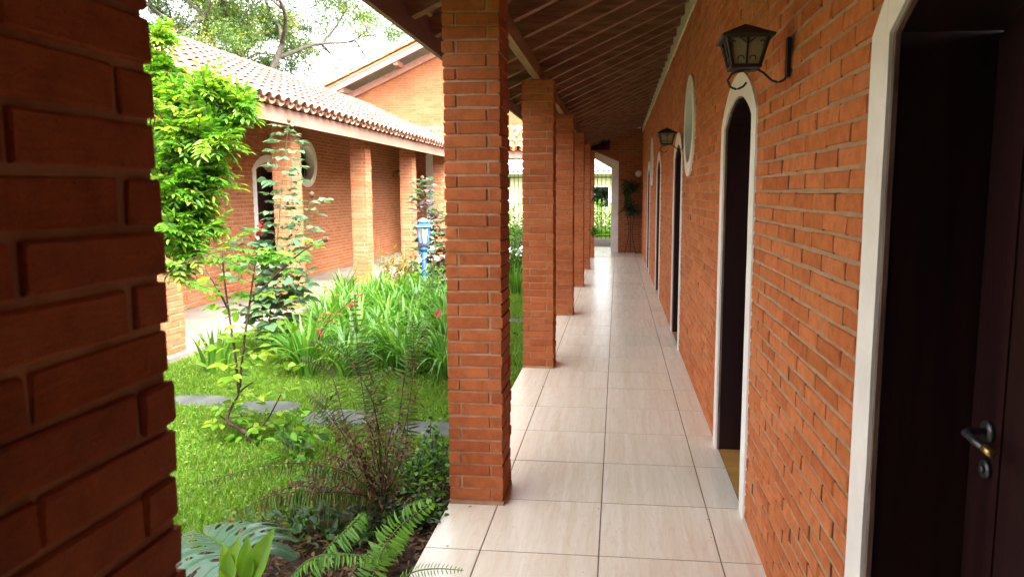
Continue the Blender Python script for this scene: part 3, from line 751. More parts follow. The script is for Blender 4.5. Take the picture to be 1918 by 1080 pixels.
# ---------------------------------------------------------------- wall lanterns
def wall_lantern(y, zb, label, wallx=WX, s=-1, rich=True):
    t = thing('wall_lantern', label, 'lamp', (wallx, y, zb), 'iron wall lanterns')
    X = lambda d: wallx+s*d
    m = MB(); m.boxb((min(X(.004), X(.016)), y-.017, zb-.005), (max(X(.004), X(.016)), y+.017, zb+.13)); obj('wall_bracket', m, IRON, t)
    arm = [(.012, .012), (.018, -.012), (.040, -.022), (.064, -.014), (.092, .012), (.118, .026), (.160, .024), (.200, .012), (.215, -.012), (.205, -.036), (.182, -.044), (.160, -.034), (.150, -.020)]
    ts = np.linspace(0, len(arm)-1, 40); A = np.array(arm); pts = [(X(np.interp(k, range(len(arm)), A[:, 0])), y, zb+np.interp(k, range(len(arm)), A[:, 1])) for k in ts]
    m = MB(); m.tube(pts, .0042, 6); obj('scroll_arm', m, IRON, t, smooth=True)
    cx = X(.160); b0, t0 = .046, .070; z0, z1 = zb+.032, zb+.128
    def sq(h, z): return [(cx-h, y-h, z), (cx+h, y-h, z), (cx+h, y+h, z), (cx-h, y+h, z)]
    m = MB(); m.box((cx, y, z0-.003), (b0+.006, b0+.006, .005)); obj('base', m, IRON, t)
    B, T = sq(b0, z0), sq(t0, z1)
    m = MB()
    for i in range(4):
        m.bar(B[i], T[i], .010, .010, (1, .3, 0)); m.bar(B[i], B[(i+1) % 4], .008, .008); m.bar(T[i], T[(i+1) % 4], .010, .010)
        c0 = (np.array(B[i])+np.array(B[(i+1) % 4]))/2; c1 = (np.array(T[i])+np.array(T[(i+1) % 4]))/2
        m.bar(c0, c1, .005, .005, (1, .3, 0))
        if rich:                                # small scrolls on each side
            e = (np.array(B[(i+1) % 4])-np.array(B[i])); e /= np.linalg.norm(e); up = c1-c0
            for sg in (-1, 1):
                ctr = c0+up*.22+e*sg*.020; m.tube([ctr+e*sg*.010*math.cos(a)+up*.10*math.sin(a) for a in np.linspace(-.6, 3.4, 10)], .0018, 4)
                m.tube([c0+up*.70+e*0, c0+up*.82+e*sg*.014, c0+up*.93+e*sg*.028], .0018, 4); ctr = c0+up*.72+e*sg*.048
                m.tube([ctr+e*sg*.008*math.cos(a)+up*.10*math.sin(a) for a in np.linspace(-1.5, 2.6, 8)], .0018, 4)
    obj('frame', m, IRON, t)
    for i in range(4):
        k = .93; c = np.array([cx, y, 0]); q = [np.array(v) for v in (B[i], B[(i+1) % 4], T[(i+1) % 4], T[i])]; q = [np.array([c[0]+(v[0]-c[0])*k, c[1]+(v[1]-c[1])*k, v[2]]) for v in q]
        m = MB(); m.add(q, [(0, 1, 2, 3)]); obj('pane', m, LGLASS, t)
    m = MB(); m.lathe((cx, y, z0), [(.012, .002), (.012, .03), (.02, .05), (.018, .075), (.002, .085)], 10); obj('bulb', m, TRIM, t, smooth=True)
    m = MB(); h = .090; R = sq(h, z1+.002); ap = (cx, y, z1+.052); mid = sq(.03, z1+.036)
    V = R+mid+[ap]+sq(h-.004, z1-.006); m.add(V, [(i, (i+1) % 4, 4+(i+1) % 4, 4+i) for i in range(4)]+[(4+i, 4+(i+1) % 4, 8) for i in range(4)]+[(9+i, 9+(i+1) % 4, (i+1) % 4, i) for i in range(4)]+[(12, 11, 10, 9)])
    obj('roof', m, IRON, t)
    return t
wall_lantern(2.565, 1.905, 'black iron lantern on a scroll arm between the two close arched doors')
wall_lantern(6.50, 1.905, 'smaller-looking black iron lantern farther down the corridor wall near the round window')
wall_lantern(16.75, 1.87, 'dark lantern on the facing wing wall between its pillars', LWX, 1, False)

# ---------------------------------------------------------------- plants: shared builders
def tplate(n=3, fold=.10, curl=.12, sharp=1.0):
    """pointed oval leaf of 2 x n quads-ish, unit length along y"""
    ys = np.linspace(0, 1, n+2); V = [(0, 0, 0)]; F = []
    for yv in ys[1:-1]:
        w = .5*math.sin(PI*yv**.85)**sharp
        zz = -curl*yv*yv
        V += [(-w, yv, zz+fold*w*2), (0, yv, zz), (w, yv, zz+fold*w*2)]
    V.append((0, 1, -curl))
    F3 = [(0, 2, 1), (0, 3, 2)]; F4 = []
    for i in range(n-1):
        b = 1+3*i; F4 += [(b, b+1, b+4, b+3), (b+1, b+2, b+5, b+4)]
    b = 1+3*(n-1); e = len(V)-1; F3 += [(b, b+1, e), (b+1, b+2, e)]
    return np.array(V, float), [np.array(F3)]+([np.array(F4)] if F4 else [])
TL_OVAL = tplate(3); TL_SMALL = tplate(2, .12, .15); TL_NARROW = tplate(2, .1, .2, .7)
class Leaves:
    def __init__(s): s.p = []; s.d = []; s.n = []; s.L = []; s.W = []
    def add(s, p, d, n, L, W): s.p.append(p); s.d.append(d); s.n.append(n); s.L.append(L); s.W.append(W)
    def build(s, name, mat, parent, tpl=TL_OVAL, mb=None, kind=None):
        if not s.p: return None
        p = np.array(s.p, float); d = np.array(s.d, float); n = np.array(s.n, float)
        d /= np.linalg.norm(d, axis=1)[:, None]+1e-9; x = np.cross(d, n); x /= np.linalg.norm(x, axis=1)[:, None]+1e-9; z = np.cross(x, d)
        L = np.array(s.L)[:, None]; W = np.array(s.W)[:, None]
        M = np.stack([x*W, d*L, z*L], 2); m = mb or MB(); m.inst(*tpl, M, p)
        return obj(name, m, mat, parent, smooth=True, kind=kind)
def rv(s=1.0): return rng.normal(0, s, 3)
def unit(v): v = np.asarray(v, float); return v/(np.linalg.norm(v)+1e-9)
UP = np.array([0, 0, 1.])
def pinnate(lv, base, d, L, pairs, ll, lw, droop=.25, stem=None, odd=True):
    d = unit(d); side = unit(np.cross(d, UP)+rv(.05)); nrm = unit(np.cross(side, d)); pts = []
    for i in range(pairs+1):
        t = (i+.8)/(pairs+.8); p = np.asarray(base)+d*L*t-UP*droop*L*t*t; pts.append(p)
        tg = unit(d-UP*2*droop*t)
        if i < pairs:
            k = .75+.35*math.sin(PI*t)
            for s in (-1, 1): lv.add(p, side*s*.9+tg*.55+rv(.12)-UP*.12, nrm+rv(.22), ll*k*rng.uniform(.85, 1.15), lw*k)
        elif odd: lv.add(p, tg+rv(.1), nrm+rv(.2), ll, lw)
    if stem is not None: stem.tube([base]+pts[::2]+[pts[-1]], np.linspace(.003, .0012, 2+len(pts[::2])), 4, False)
def spline(pts, n=12):
    pts = np.asarray(pts, float); t = np.linspace(0, len(pts)-1, n); out = []
    for k in t:
        i = min(int(k), len(pts)-2); f = k-i; p0 = pts[max(i-1, 0)]; p1 = pts[i]; p2 = pts[i+1]; p3 = pts[min(i+2, len(pts)-1)]
        out.append(.5*((2*p1)+(-p0+p2)*f+(2*p0-5*p1+4*p2-p3)*f*f+(-p0+3*p1-3*p2+p3)*f**3))
    return np.array(out)
def gz(x, y): return float(lawn_z(np.array(x), np.array(y)))

# ---------------------------------------------------------------- lawn grass
def blades(n, xs, ys, h0, h1, w, seedmask=None):
    x = rng.uniform(*xs, n); y = rng.uniform(*ys, n)
    if seedmask is not None: k = seedmask(x, y); x = x[k]; y = y[k]
    n = len(x); z = lawn_z(x, y); a = rng.uniform(0, 2*PI, n); h = rng.uniform(h0, h1, n); ln = rng.uniform(.2, .9, n)*h
    b = rng.uniform(0, 2*PI, n); ww = w*rng.uniform(.6, 1.3, n)
    c = np.stack([np.cos(a), np.sin(a), 0*a], 1)*ww[:, None]; l = np.stack([np.cos(b), np.sin(b), 0*b], 1)*ln[:, None]
    p = np.stack([x, y, z-.005], 1); u = np.stack([0*h, 0*h, h], 1)
    V = np.stack([p-c, p+c, p+l*.35+u*.6+c*.8, p+l*.35+u*.6-c*.8, p+l+u], 1).reshape(-1, 3)
    o = (np.arange(n)*5)[:, None]
    return V, [o+np.array([[0, 1, 2, 3]]), o+np.array([[3, 2, 4]])]
SLABS = [(370, 750, .50, .24), (500, 762, .44, .26), (640, 780, .44, .28), (800, 803, .46, .26)]
slabs = [(*P_xy[:2], a, b) for P_xy, a, b in ((at(x, y, 'Z', -.05), a, b) for x, y, a, b in SLABS)]
slabs.append((*at(966, 601, 'Z', -.05)[:2], .30, .22))
def not_slab(x, y):
    k = np.ones(len(x), bool)
    for (cx, cy, a, b) in slabs: k &= ((x-cx)/(a*.60))**2+((y-cy)/(b*.62))**2 > .75
    k &= ~((x > -1.72+.10*np.sin(y*7)) & (y < 3.0+.30*np.sin(x*5))); k &= ~((x > -1.25) & (y < 3.45))
    return k
gm = MB()
gm.addn(*blades(100000, (-4.02, FE-.01), (2.0, 5.8), .022, .060, .0030, not_slab))
gm.addn(*blades(50000, (-4.02, FE-.01), (5.8, 11), .022, .065, .0045, not_slab))
gm.addn(*blades(22000, (-4.02, FE-.01), (11, 16.1), .025, .07, .007, not_slab))
obj('grass', gm, LF_GRASS, kind='stuff')['label'] = 'short bright green grass of the courtyard lawn'
lv = Leaves()                                  # small round weeds through the near lawn
for _ in range(9000):
    x, y = rng.uniform(-4, FE-.02), rng.uniform(2.6, 6.0)
    if not not_slab(np.array([x]), np.array([y]))[0]: continue
    a = rng.uniform(0, 2*PI); lv.add((x, y, gz(x, y)+rng.uniform(.005, .04)), (math.cos(a), math.sin(a), rng.uniform(0, .6)), UP+rv(.4), rng.uniform(.012, .026), rng.uniform(.010, .018))
o = lv.build('ground_cover', LF_GRASS, None, TL_SMALL, kind='stuff'); o['label'] = 'tiny round-leaved weeds growing through the lawn'
for i, (cx, cy, a, b) in enumerate(slabs):
    n = 14; an = np.linspace(0, 2*PI, n, endpoint=False); rr = 1+rng.normal(0, .06, n); q = 3.2
    pts = [(cx+a*.55*rr[k]*abs(math.cos(t))**(2/q)*np.sign(math.cos(t)), cy+b*.55*rr[k]*abs(math.sin(t))**(2/q)*np.sign(math.sin(t))) for k, t in enumerate(an)]
    m = MB(); m.prism([pts], -.10, -.046, lambda u, v, x: (u, v, x))
    tag(obj('stepping_stone', m, STONE), ['grey stepping stone in the lawn farthest left, beside the dark pillar', 'grey stepping stone behind the forked rose stem', 'grey stepping stone seen through the fern fronds', 'grey stepping stone touching the big corridor pillar', 'pale stepping stone in the lawn between the first two free pillars'][i], 'stone', 'stepping stones across the lawn')
m = MB(); n = 24; an = np.linspace(0, 2*PI, n, endpoint=False)
soil_pts = [(-1.85, 1.2), (FE, 1.2), (FE, 3.55), (-1.0, 3.50), (-1.28, 3.35), (-1.55, 3.05), (-1.80, 2.7), (-1.9, 2.2)]
m.prism([soil_pts], -.2, -.042, lambda u, v, x: (u, v, x)); obj('soil_bed', m, SOIL, kind='structure')
lv = Leaves()
for _ in range(2600):
    x, y = rng.uniform(-1.8, FE-.01), rng.uniform(1.8, 3.5); a = rng.uniform(0, 2*PI)
    if y > 3.45+.0*x or (x < -1.2 and y > 3.0): continue
    lv.add((x, y, -.035+rng.uniform(0, .03)), (math.cos(a), math.sin(a), rng.normal(0, .3)), UP+rv(.5), rng.uniform(.02, .06), rng.uniform(.008, .02))
o = lv.build('leaf_litter', LF_DEAD, None, TL_SMALL, kind='stuff'); o['label'] = 'dead brown leaves lying on the dark soil bed'

# ---------------------------------------------------------------- bush beside the dark pillar
def pinnate_bush():
    Y0 = 4.3; base = P(262, 640, Y0); base[2] = gz(base[0], base[1])
    t = thing('leafy_bush', 'bright green bush with feathery leaflets beside the dark close pillar', 'bush', tuple(base))
    cl = [(296, 70, 20, 0), (300, 130, 40, .1), (330, 185, 55, .0), (395, 165, 34, -.1), (370, 215, 60, .15), (428, 205, 40, 0), (450, 190, 22, -.05), (350, 270, 66, .1), (405, 262, 44, -.1), (330, 330, 56, .2), (392, 325, 40, 0), (352, 385, 50, .1), (330, 420, 44, -.1), (375, 415, 34, .1), (350, 465, 34, 0), (330, 500, 26, .1), (300, 250, 50, .3), (300, 380, 50, .3), (335, 300, 50, 0), (368, 348, 44, .1), (318, 360, 50, -.05), (302, 320, 50, .15), (312, 445, 42, .1), (345, 235, 50, -.1), (325, 395, 46, .05), (340, 345, 46, -.12), (300, 180, 40, .1)]
    stem = MB(); lv = Leaves(); lv2 = Leaves(); fork = P(275, 480, Y0)
    stem.tube([base, (base+fork)/2+rv(.01), fork], [.022, .019, .016], 8)
    for (px, py, r, dy) in cl:
        c = P(px, py, Y0+dy); R = r/F_PX*Y0
        pts = spline([fork, fork*.5+c*.5+np.array([-.05, 0, .04]), c], 8); stem.tube(pts, np.linspace(.008, .002, 8), 5)
        for _ in range(int(10+r*.95)):
            v = unit(rv()); p = c+v*R*rng.uniform(.15, .95)*np.array([1, 1.1, 1]); d = unit(v*.6+np.array([.55, -.15, .40])+rv(.35))
            q = lv2 if rng.random() < (.45 if py < 260 else .25) else lv
            pinnate(q, p-d*.06, d, rng.uniform(.11, .18), int(rng.integers(4, 7)), rng.uniform(.045, .068), rng.uniform(.017, .024), .22, stem)
    obj('stem', stem, STEMB, t, smooth=True); lv.build('foliage', LF_BUSH, t); lv2.build('young_foliage', LF_LIME, t)
pinnate_bush()
# hanging dark spray of the same kind in front of the rose
t = thing('leafy_branch', 'arching branch of dark pointed leaflets reaching right from the bright bush', 'plant', tuple(P(300, 720, 4.0)))
st = MB(); lv = Leaves(); b0 = P(300, 720, 4.0); b0[2] = gz(*b0[:2]); pts = spline([b0, P(300, 560, 4.0), P(345, 490, 3.95), P(440, 468, 3.9)], 14); st.tube(pts, np.linspace(.006, .002, 14), 5)
for (px, py, dx) in [(365, 468, (1, 0, .15)), (405, 462, (1, 0, .3)), (440, 470, (1, 0, .2)), (385, 475, (.8, 0, -.3)), (350, 500, (-.6, 0, .1)), (370, 440, (.8, 0, .6)), (420, 475, (1, 0, -.1)), (345, 525, (.7, 0, -.2)), (470, 480, (1, 0, .1)), (480, 500, (.9, 0, .3)), (450, 490, (1, 0, .0)), (500, 490, (.8, 0, .3)), (395, 490, (1, 0, .15))]:
    pinnate(lv, P(px, py, 3.92+rng.normal(0, .05)), np.array(dx)+rv(.1), rng.uniform(.18, .26), 6, .062, .026, .1, st)
obj('stem', st, STEMB, t, smooth=True); lv.build('foliage', LF_BUSH, t)

# ---------------------------------------------------------------- roses and the forked shrub
def rose_leaf(lv, p, d, size, stem=None, n5=True):
    d = unit(d); side = unit(np.cross(d, UP)); nr = unit(np.cross(side, d)); tip = np.asarray(p)+d*size*.75-UP*size*.10
    lv.add(tip, d-UP*.25+rv(.12), nr+rv(.3), size*.55, size*.38)
    for k, q in ((.75, .50), (.42, .42)) if n5 else ((.7, .48),):
        c = np.asarray(p)+d*size*k*.9-UP*size*.08*k
        for s in (-1, 1): lv.add(c, side*s+d*.45-UP*.25+rv(.15), nr+rv(.3), size*q, size*q*.66)
    if stem is not None: stem.tube([p, tip], [.0018, .001], 4, False)
def rose(name, label, Y0, stems, size, mat, mat2=None, stemmat=STEMG, dens=1.0, young=(), r0=.009, cat='rose bush', young_mat=LF_RED, loc=None):
    base = P(*stems[0][0], Y0)
    t = thing(name, label, cat, tuple(base)); st = MB(); lv = Leaves(); lv2 = Leaves(); buds = Leaves(); yl = Leaves()
    for si, s in enumerate(stems):
        w = [P(x, y, Y0+rng.normal(0, .03)+.02*si) for x, y in s]
        if si == 0: w[0][2] = gz(*w[0][:2])-.02
        n = 6*len(w); pts = spline(w, n); st.tube(pts, np.linspace(r0*(1 if si == 0 else .36), r0*.16, n), 6)
        L = np.linalg.norm(np.diff(pts, axis=0), axis=1).sum(); k = max(2, int(L/.075*dens)); ang = rng.uniform(0, 6)
        for i in range(k):
            f = (.22 if si == 0 else .05)+(.78 if si == 0 else .95)*(i+.5)/k; j = f*(n-1); q = pts[int(j)]; ang += 2.4
            d = np.array([math.cos(ang), .6*math.sin(ang), rng.uniform(-.05, .4)]); tgt = lv2 if (mat2 and rng.random() < .35) else lv
            rose_leaf(tgt, q, d, size*rng.uniform(.75, 1.15)*(1.1-.45*f), st)
    for (x, y) in young: 
        for _ in range(7): yl.add(P(x+rng.normal(0, 5), y+rng.normal(0, 6), Y0), rv()+np.array([0, 0, .2]), rv(), rng.uniform(.03, .06), rng.uniform(.02, .035))
    obj('stem', st, stemmat, t, smooth=True); lv.build('foliage', mat, t); lv2.build('young_foliage', mat2, t) if lv2.p else None
    if yl.p: yl.build('red_foliage', young_mat, t)
    return t
def bud(parent, x, y, Y, r=.022, mat=None):
    c = P(x, y, Y); m = MB(); m.lathe(c, [(.001, -r*1.1), (r*.55, -r*.8), (r*.95, -r*.1), (r*.8, r*.5), (r*.3, r*.9), (.001, r)], 9); obj('bud', m, mat or LF_DEAD, parent, smooth=True)
ra = rose('rose_bush', 'tall grey-green rose cane in front of the facing wing door and pillar', 6.1, [[(508, 668), (505, 600), (514, 520), (522, 420), (530, 330), (541, 228)], [(512, 560), (545, 540), (566, 440), (582, 372)], [(508, 610), (480, 540), (470, 470), (478, 428)], [(507, 600), (520, 560), (535, 520), (528, 470)]],   .25, LF_ROSE, None, STEMG, 2.3, [(484, 432), (492, 425), (478, 450)])
bud(ra, 584, 364, 6.1, .028); bud(ra, 612, 448, 6.1, .024); bud(ra, 541, 226, 6.1, .02)
rb = rose('rose_bush', 'slender rose cane with mauve leaves rising behind the blue lantern post', 10.1, [[(812, 560), (806, 480), (800, 420), (794, 375), (791, 335)], [(812, 540), (826, 470), (830, 400)], [(810, 520), (816, 450), (822, 385)]],   .26, LF_ROSE, LF_MAUVE, STEMG, 2.4, [(796, 385), (800, 395)], young_mat=LF_MAUVE)
bud(rb, 791, 333, 10.1, .035)
sh = rose('forked_shrub', 'young shrub with a dark forked stem and bright round leaves on the lawn', 4.0,
     [[(470, 866), (476, 835), (466, 815), (446, 800), (426, 788), (432, 765), (446, 740), (448, 722)], [(447, 735), (440, 660), (428, 580), (420, 520), (416, 470)], [(449, 725), (456, 650), (466, 580), (477, 500), (484, 460)],
      [(476, 832), (482, 812), (505, 778), (526, 738)], [(470, 815), (462, 790), (450, 775)], [(426, 788), (412, 778)], [(434, 760), (429, 768)], [(468, 565), (520, 512), (570, 468), (606, 449)], [(428, 580), (410, 545), (385, 505)], [(418, 505), (405, 488), (395, 470)], [(446, 740), (455, 728), (473, 716)]],
     .15, LF_LIME, LF_BUSH, STEMB, 1.1, (), .023, 'shrub')
bud(sh, 608, 448, 4.0, .018)
# loose round leaves low on the near shrub
lv = Leaves()
for (x, y) in [(400, 690), (440, 690), (480, 680), (510, 690), (470, 640), (520, 740), (505, 735), (380, 650), (450, 610), (500, 620), (545, 690), (560, 690), (430, 620), (412, 560), (560, 570), (540, 600), (480, 755), (455, 640), (465, 670), (425, 700), (495, 655)]:
    for _ in range(4): lv.add(P(x+rng.normal(0, 12), y+rng.normal(0, 9), 4.0+rng.normal(0, .08)), rv()*np.array([1, .6, .4]), UP+rv(.35), rng.uniform(.05, .08), rng.uniform(.035, .055))
lv.build('low_foliage', LF_LIME, sh)
tw = rose('red_shoot', 'thin shoot with orange-red young leaves leaning over the daylily bed', 5.6, [[(575, 690), (600, 625), (640, 580), (680, 540)], [(620, 600), (655, 562), (668, 550)], [(640, 580), (645, 560), (632, 545)]],   .075, LF_ORG, LF_RED, STEMB, .8, [(612, 600)], .006, 'plant', LF_ORG)

# ---------------------------------------------------------------- strap-leaved clumps
def strap_clump(base, n, h, spread, w, mat, name, label, cat, group=None, up=.0, stiff=False):
    t = thing(name, label, cat, tuple(base), group); m = MB()
    for i in range(n):
        a = rng.uniform(0, 2*PI); L = h*rng.uniform(.65, 1.2); sp = spread*rng.uniform(.3, 1.2); d = np.array([math.cos(a), math.sin(a), 0]); s = np.array([-d[1], d[0], 0])
        p0 = np.asarray(base)+d*rng.uniform(0, .07)+s*rng.normal(0, .03); N = 7; V = []
        for k in range(N):
            f = k/(N-1); p = p0+d*sp*L*(f**1.6)+UP*L*(f*(1-.18*f) if stiff else (1.25*f-.75*f**2.4*min(1.3, sp*1.3)))
            ww = w*rng.uniform(.9, 1.1)*(1-f**3)*(.75+.5*math.sin(PI*min(1, f+.2))); V += [p-s*ww+UP*ww*.35, p, p+s*ww+UP*ww*.35]
        F = []
        for k in range(N-1): b = 3*k; F += [(b, b+1, b+4, b+3), (b+1, b+2, b+5, b+4)]
        m.add(V, F)
    obj('foliage', m, mat, t, smooth=True); return t
bed = []
for _ in range(4000):
    x, y = rng.uniform(-3.9, -1.2), rng.uniform(5.5, 9.3); f = (y-5.7)/3.6
    if not (-2.75-1.1*f < x < -1.42-.75*f): continue
    if all((x-q[0])**2+(y-q[1])**2 > .31**2 for q in bed): bed.append((x, y))
for (x, y) in bed:
    strap_clump((x, y, gz(x, y)), 50, rng.uniform(.42, .58), rng.uniform(.7, 1.05), .016, LF_STRAP, 'daylily_clump', 'daylily clump of arching strap leaves in the crowded bed behind the lawn', 'daylily', 'daylily clumps in the garden bed')
b0 = at(410, 702, 'Z', -.06); strap_clump(b0, 26, .52, .30, .018, LF_STRAP, 'iris_clump', 'lone clump of upright sword leaves beside the pale walkway', 'iris', None, stiff=True)
b0 = at(966, 552, 'Z', -.06); strap_clump(b0, 60, .48, .5, .007, LF_STRAP, 'grass_tuft', 'tuft of fine spiky grass between the first two free pillars', 'grass tuft')
fl = Leaves(); c = P(822, 588, 6.6)
for _ in range(26): v = unit(rv()); fl.add(c+v*.012, v, rv(), rng.uniform(.03, .045), .012)
t = thing('red_flower', 'round red flower head over the daylilies beside the big pillar', 'flower', (c[0], c[1], gz(c[0], c[1]))); s = MB(); s.tube(spline([(c[0]+.03, c[1], gz(c[0], c[1])), c-np.array([0, 0, .2]), c], 8), .004, 5); obj('stem', s, STEMG, t, smooth=True); fl.build('petals', LF_RED, t, TL_NARROW)

# ---------------------------------------------------------------- ferns
def frond(m, lv, pts, W, n, taper=.85, hang=.3, rad=.0035, side_up=None, narrow=.11, curl=0.0):
    q = spline(pts, n+2); m.tube(q, np.linspace(rad, rad*.3, n+2), 5)
    tg = np.gradient(q, axis=0)
    for i in range(1, n+1):
        f = i/(n+1); t = unit(tg[i]); up = UP if side_up is None else np.array(side_up, float); s = unit(np.cross(t, up)); k = math.sin(PI*min(1, .12+f*taper))**.7
        for sg in (-1, 1): lv.add(q[i], s*sg+t*.35-UP*hang+rv(.10), np.cross(s, t)+rv(.25), W*k*rng.uniform(.85, 1.1), W*narrow*1.3)
def fern(name, label, base, fronds, W, mat, stemmat, n=22, dead=0, hang=.3, su=None, nar=.11):
    t = thing(name, label, 'fern', tuple(base)); m = MB(); lv = Leaves(); dv = Leaves()
    for fr in fronds:
        frond(m, lv, fr, W*rng.uniform(.85, 1.1), n, hang=hang, side_up=su, narrow=nar)
        for _ in range(dead):
            f = rng.uniform(0, .75); q = spline(fr, 20)[int(f*19)]
            dv.add(q+rv(.025), np.array([rng.normal(0, .5), rng.normal(0, .5), -1]), rv(), rng.uniform(.02, .045), rng.uniform(.004, .010))
    obj('rachis', m, stemmat, t, smooth=True); lv.build('fronds', mat, t, TL_NARROW); 
    if dv.p: dv.build('withered_pinnae', LF_DEAD, t, TL_NARROW, kind='stuff')
    return t
YF = 2.95
b = P(712, 930, YF); b[2] = -.04
tall = [[(712, 930), (690, 800), (672, 680), (664, 560)], [(715, 930), (722, 800), (690, 690), (668, 640)], [(720, 925), (745, 800), (762, 690), (800, 610)], [(722, 925), (760, 790), (775, 680), (772, 600)], [(708, 930), (650, 800), (618, 700), (560, 672)],
        [(705, 930), (640, 810), (600, 745), (585, 800)], [(715, 930), (700, 760), (640, 660), (580, 640)], [(724, 930), (758, 840), (764, 760), (764, 660)], [(716, 930), (712, 820), (700, 740), (735, 690)], [(702, 930), (660, 840), (610, 770), (575, 735)]]
fern('tall_fern', 'tall ageing fern with brown withered fronds in the bed beside the big pillar', b, [[P(x, y, YF+rng.normal(0, .05)+.03*i) for i, (x, y) in enumerate(f)] for f in tall], .066, LF_FERN, STEMB, 36, 26, .30, (0.1, -1, .15), .095)
b = P(690, 905, 2.85); b[2] = -.04
fern('arching_fern', 'dark arching fern frond drooping left over the lawn edge', b, [[P(700, 925, 2.85), P(640, 880, 2.75), P(520, 868, 2.65), P(375, 905, 2.6)], [P(700, 930, 2.85), P(620, 920, 2.7), P(520, 925, 2.6), P(440, 960, 2.5)]], .075, LF_FERN, STEMB, 46, 70, 1.3, None, .085)
# a mass of curled dead pinnae hanging in the tall fern
t = thing('withered_fern', 'curled brown mass of dead fern fronds hanging over the soil', 'fern', tuple(b)); m = MB(); dv = Leaves()
for (x0, y0, x1, y1, k) in [(700, 930, 640, 800, 90), (715, 920, 690, 790, 110), (690, 930, 610, 850, 80), (700, 930, 560, 905, 70), (720, 920, 735, 800, 60), (705, 930, 660, 850, 90), (725, 920, 770, 830, 50), (640, 930, 480, 935, 70), (690, 935, 590, 930, 80)]:
    a0, a1 = P(x0, y0, 2.9), P(x1, y1, 2.85+rng.normal(0, .06)); a0[2] = max(a0[2], -.03); q = spline([a0, (a0+a1)/2+UP*.06, a1], 14); m.tube(q, np.linspace(.005, .002, 14), 5)
    for _ in range(int(k*1.3)):
        c = q[int(rng.integers(2, 14))]; dv.add(c+rv(.024), np.array([rng.normal(0, .6), rng.normal(0, .6), -.8]), rv(), rng.uniform(.018, .04), rng.uniform(.005, .011))
obj('rachis', m, STEMB, t, smooth=True); dv.build('fronds', LF_DEAD, t, TL_NARROW)
def px(fr, Y): return [P(x, y, Y+dy) for x, y, dy in fr]
b = P(690, 1100, 2.25); b[2] = -.04
fern('bright_fern', 'bright green fern frond curling up beside the floor edge', b, [px([(688, 1110, 0), (712, 1040, 0), (748, 985, 0), (812, 938, 0)], 2.25)], .075, LF_FERNB, STEMG, 28, 0, .35, (.2, -1, .3), .15)
b = P(520, 1120, 2.15); b[2] = -.04
fern('low_fern', 'low green fern leaning along the bottom edge between monstera and floor', b, [px([(520, 1110, 0), (575, 1050, 0), (640, 1036, 0), (715, 1048, 0)], 2.15), px([(560, 1110, .05), (610, 1030, .1), (655, 985, .15), (680, 960, .2)], 2.2), px([(640, 1100, .1), (690, 1035, .2), (735, 1010, .25), (760, 995, .3)], 2.3)], .070, LF_FERNB, STEMG, 30, 0, .6, None, .13)
b = P(740, 1110, 2.0); b[2] = -.04
fern('thin_fern', 'thin pale frond lying over the corner of the tiled floor', b, [px([(735, 1100, 0), (770, 1072, 0), (815, 1064, 0), (868, 1067, 0)], 2.05)], .030, LF_FERNB, STEMG, 22, 0, .2, (0, -1, 1))

# ---------------------------------------------------------------- monstera
def monstera(base, fwd, right, nrm, L, Wd, mat, parent):
    """split leaf on a fine sheet: a row of holes beside the midrib, slits at the margin"""
    fwd, right, nrm = map(unit, (fwd, right, nrm)); base = np.asarray(base); m = MB(); rib = MB(); vein = MB(); nl = 6; NT_, NS = 150, 56
    def surf(t, s, sg):                      # t along the midrib at the root of the line, s out to the margin
        w = Wd*(np.sin(PI*np.clip(.16+.80*t, 0, 1))**.7); k = t*nl; w = w*(1+.05*np.sin(2*PI*k))
        f = t-.02+s*(.10+.32*t)-.16*s*s*(1-t); x = w*s
        h = .10*L*np.sin(PI*np.clip(s*.95, 0, 1))-.16*L*s*s-.22*L*(f-.3)**2+.008*L*np.sin(2*PI*k)*s
        return base+fwd*(L*f)[..., None]+right*(sg*x)[..., None]+nrm*h[..., None]
    for sg in (-1, 1):
        tt, ss = np.meshgrid(np.linspace(0, 1, NT_), np.linspace(0, 1, NS), indexing='ij'); V = surf(tt, ss, sg).reshape(-1, 3)
        tc = (tt[:-1, :-1]+tt[1:, 1:])/2; sc = (ss[:-1, :-1]+ss[1:, 1:])/2; k = tc*nl; d = np.abs(k-np.round(k)); edge = (np.round(k) > 0) & (np.round(k) < nl)
        hole = edge & (((sc-.30)/.105)**2+(d/.17)**2 < 1); hole2 = edge & (((sc-.52)/.05)**2+(d/.09)**2 < 1) & (np.round(k) % 2 == 0)
        slit = edge & (sc > .62+.05*np.sin(5*np.round(k))) & (d < .04+.36*np.clip(sc-.62, 0, 1)); tipc = sc > 1-.30*np.abs(k-np.floor(k)-.55)**2*1.2
        ok = ~(hole | hole2 | slit | tipc)
        i, j = np.nonzero(ok); q = np.stack([i*NS+j, (i+1)*NS+j, (i+1)*NS+j+1, i*NS+j+1], 1); m.addn(V, [q])
        for a in range(nl):
            s_ = np.linspace(0, .93, 12); p = surf(np.full(12, (a+.5)/nl), s_, sg)+nrm*.0006; vein.tube(p, np.linspace(.0016, .0004, 12), 4, False)
    obj('blade', m, mat, parent, smooth=True); obj('vein', vein, LF_ROSE, parent, smooth=True)
    t_ = np.linspace(0, 1, 14); p = surf(t_, np.zeros(14), 1)+nrm*.002; rib.tube(p, np.linspace(.0075, .002, 14), 6); obj('midrib', rib, LF_FERNB, parent, smooth=True)
mc = P(462, 1058, 2.08)
t = thing('monstera_leaf', 'large grey-green split monstera leaf at the foot of the dark close pillar', 'plant', (mc[0], mc[1]-.1, -.04))
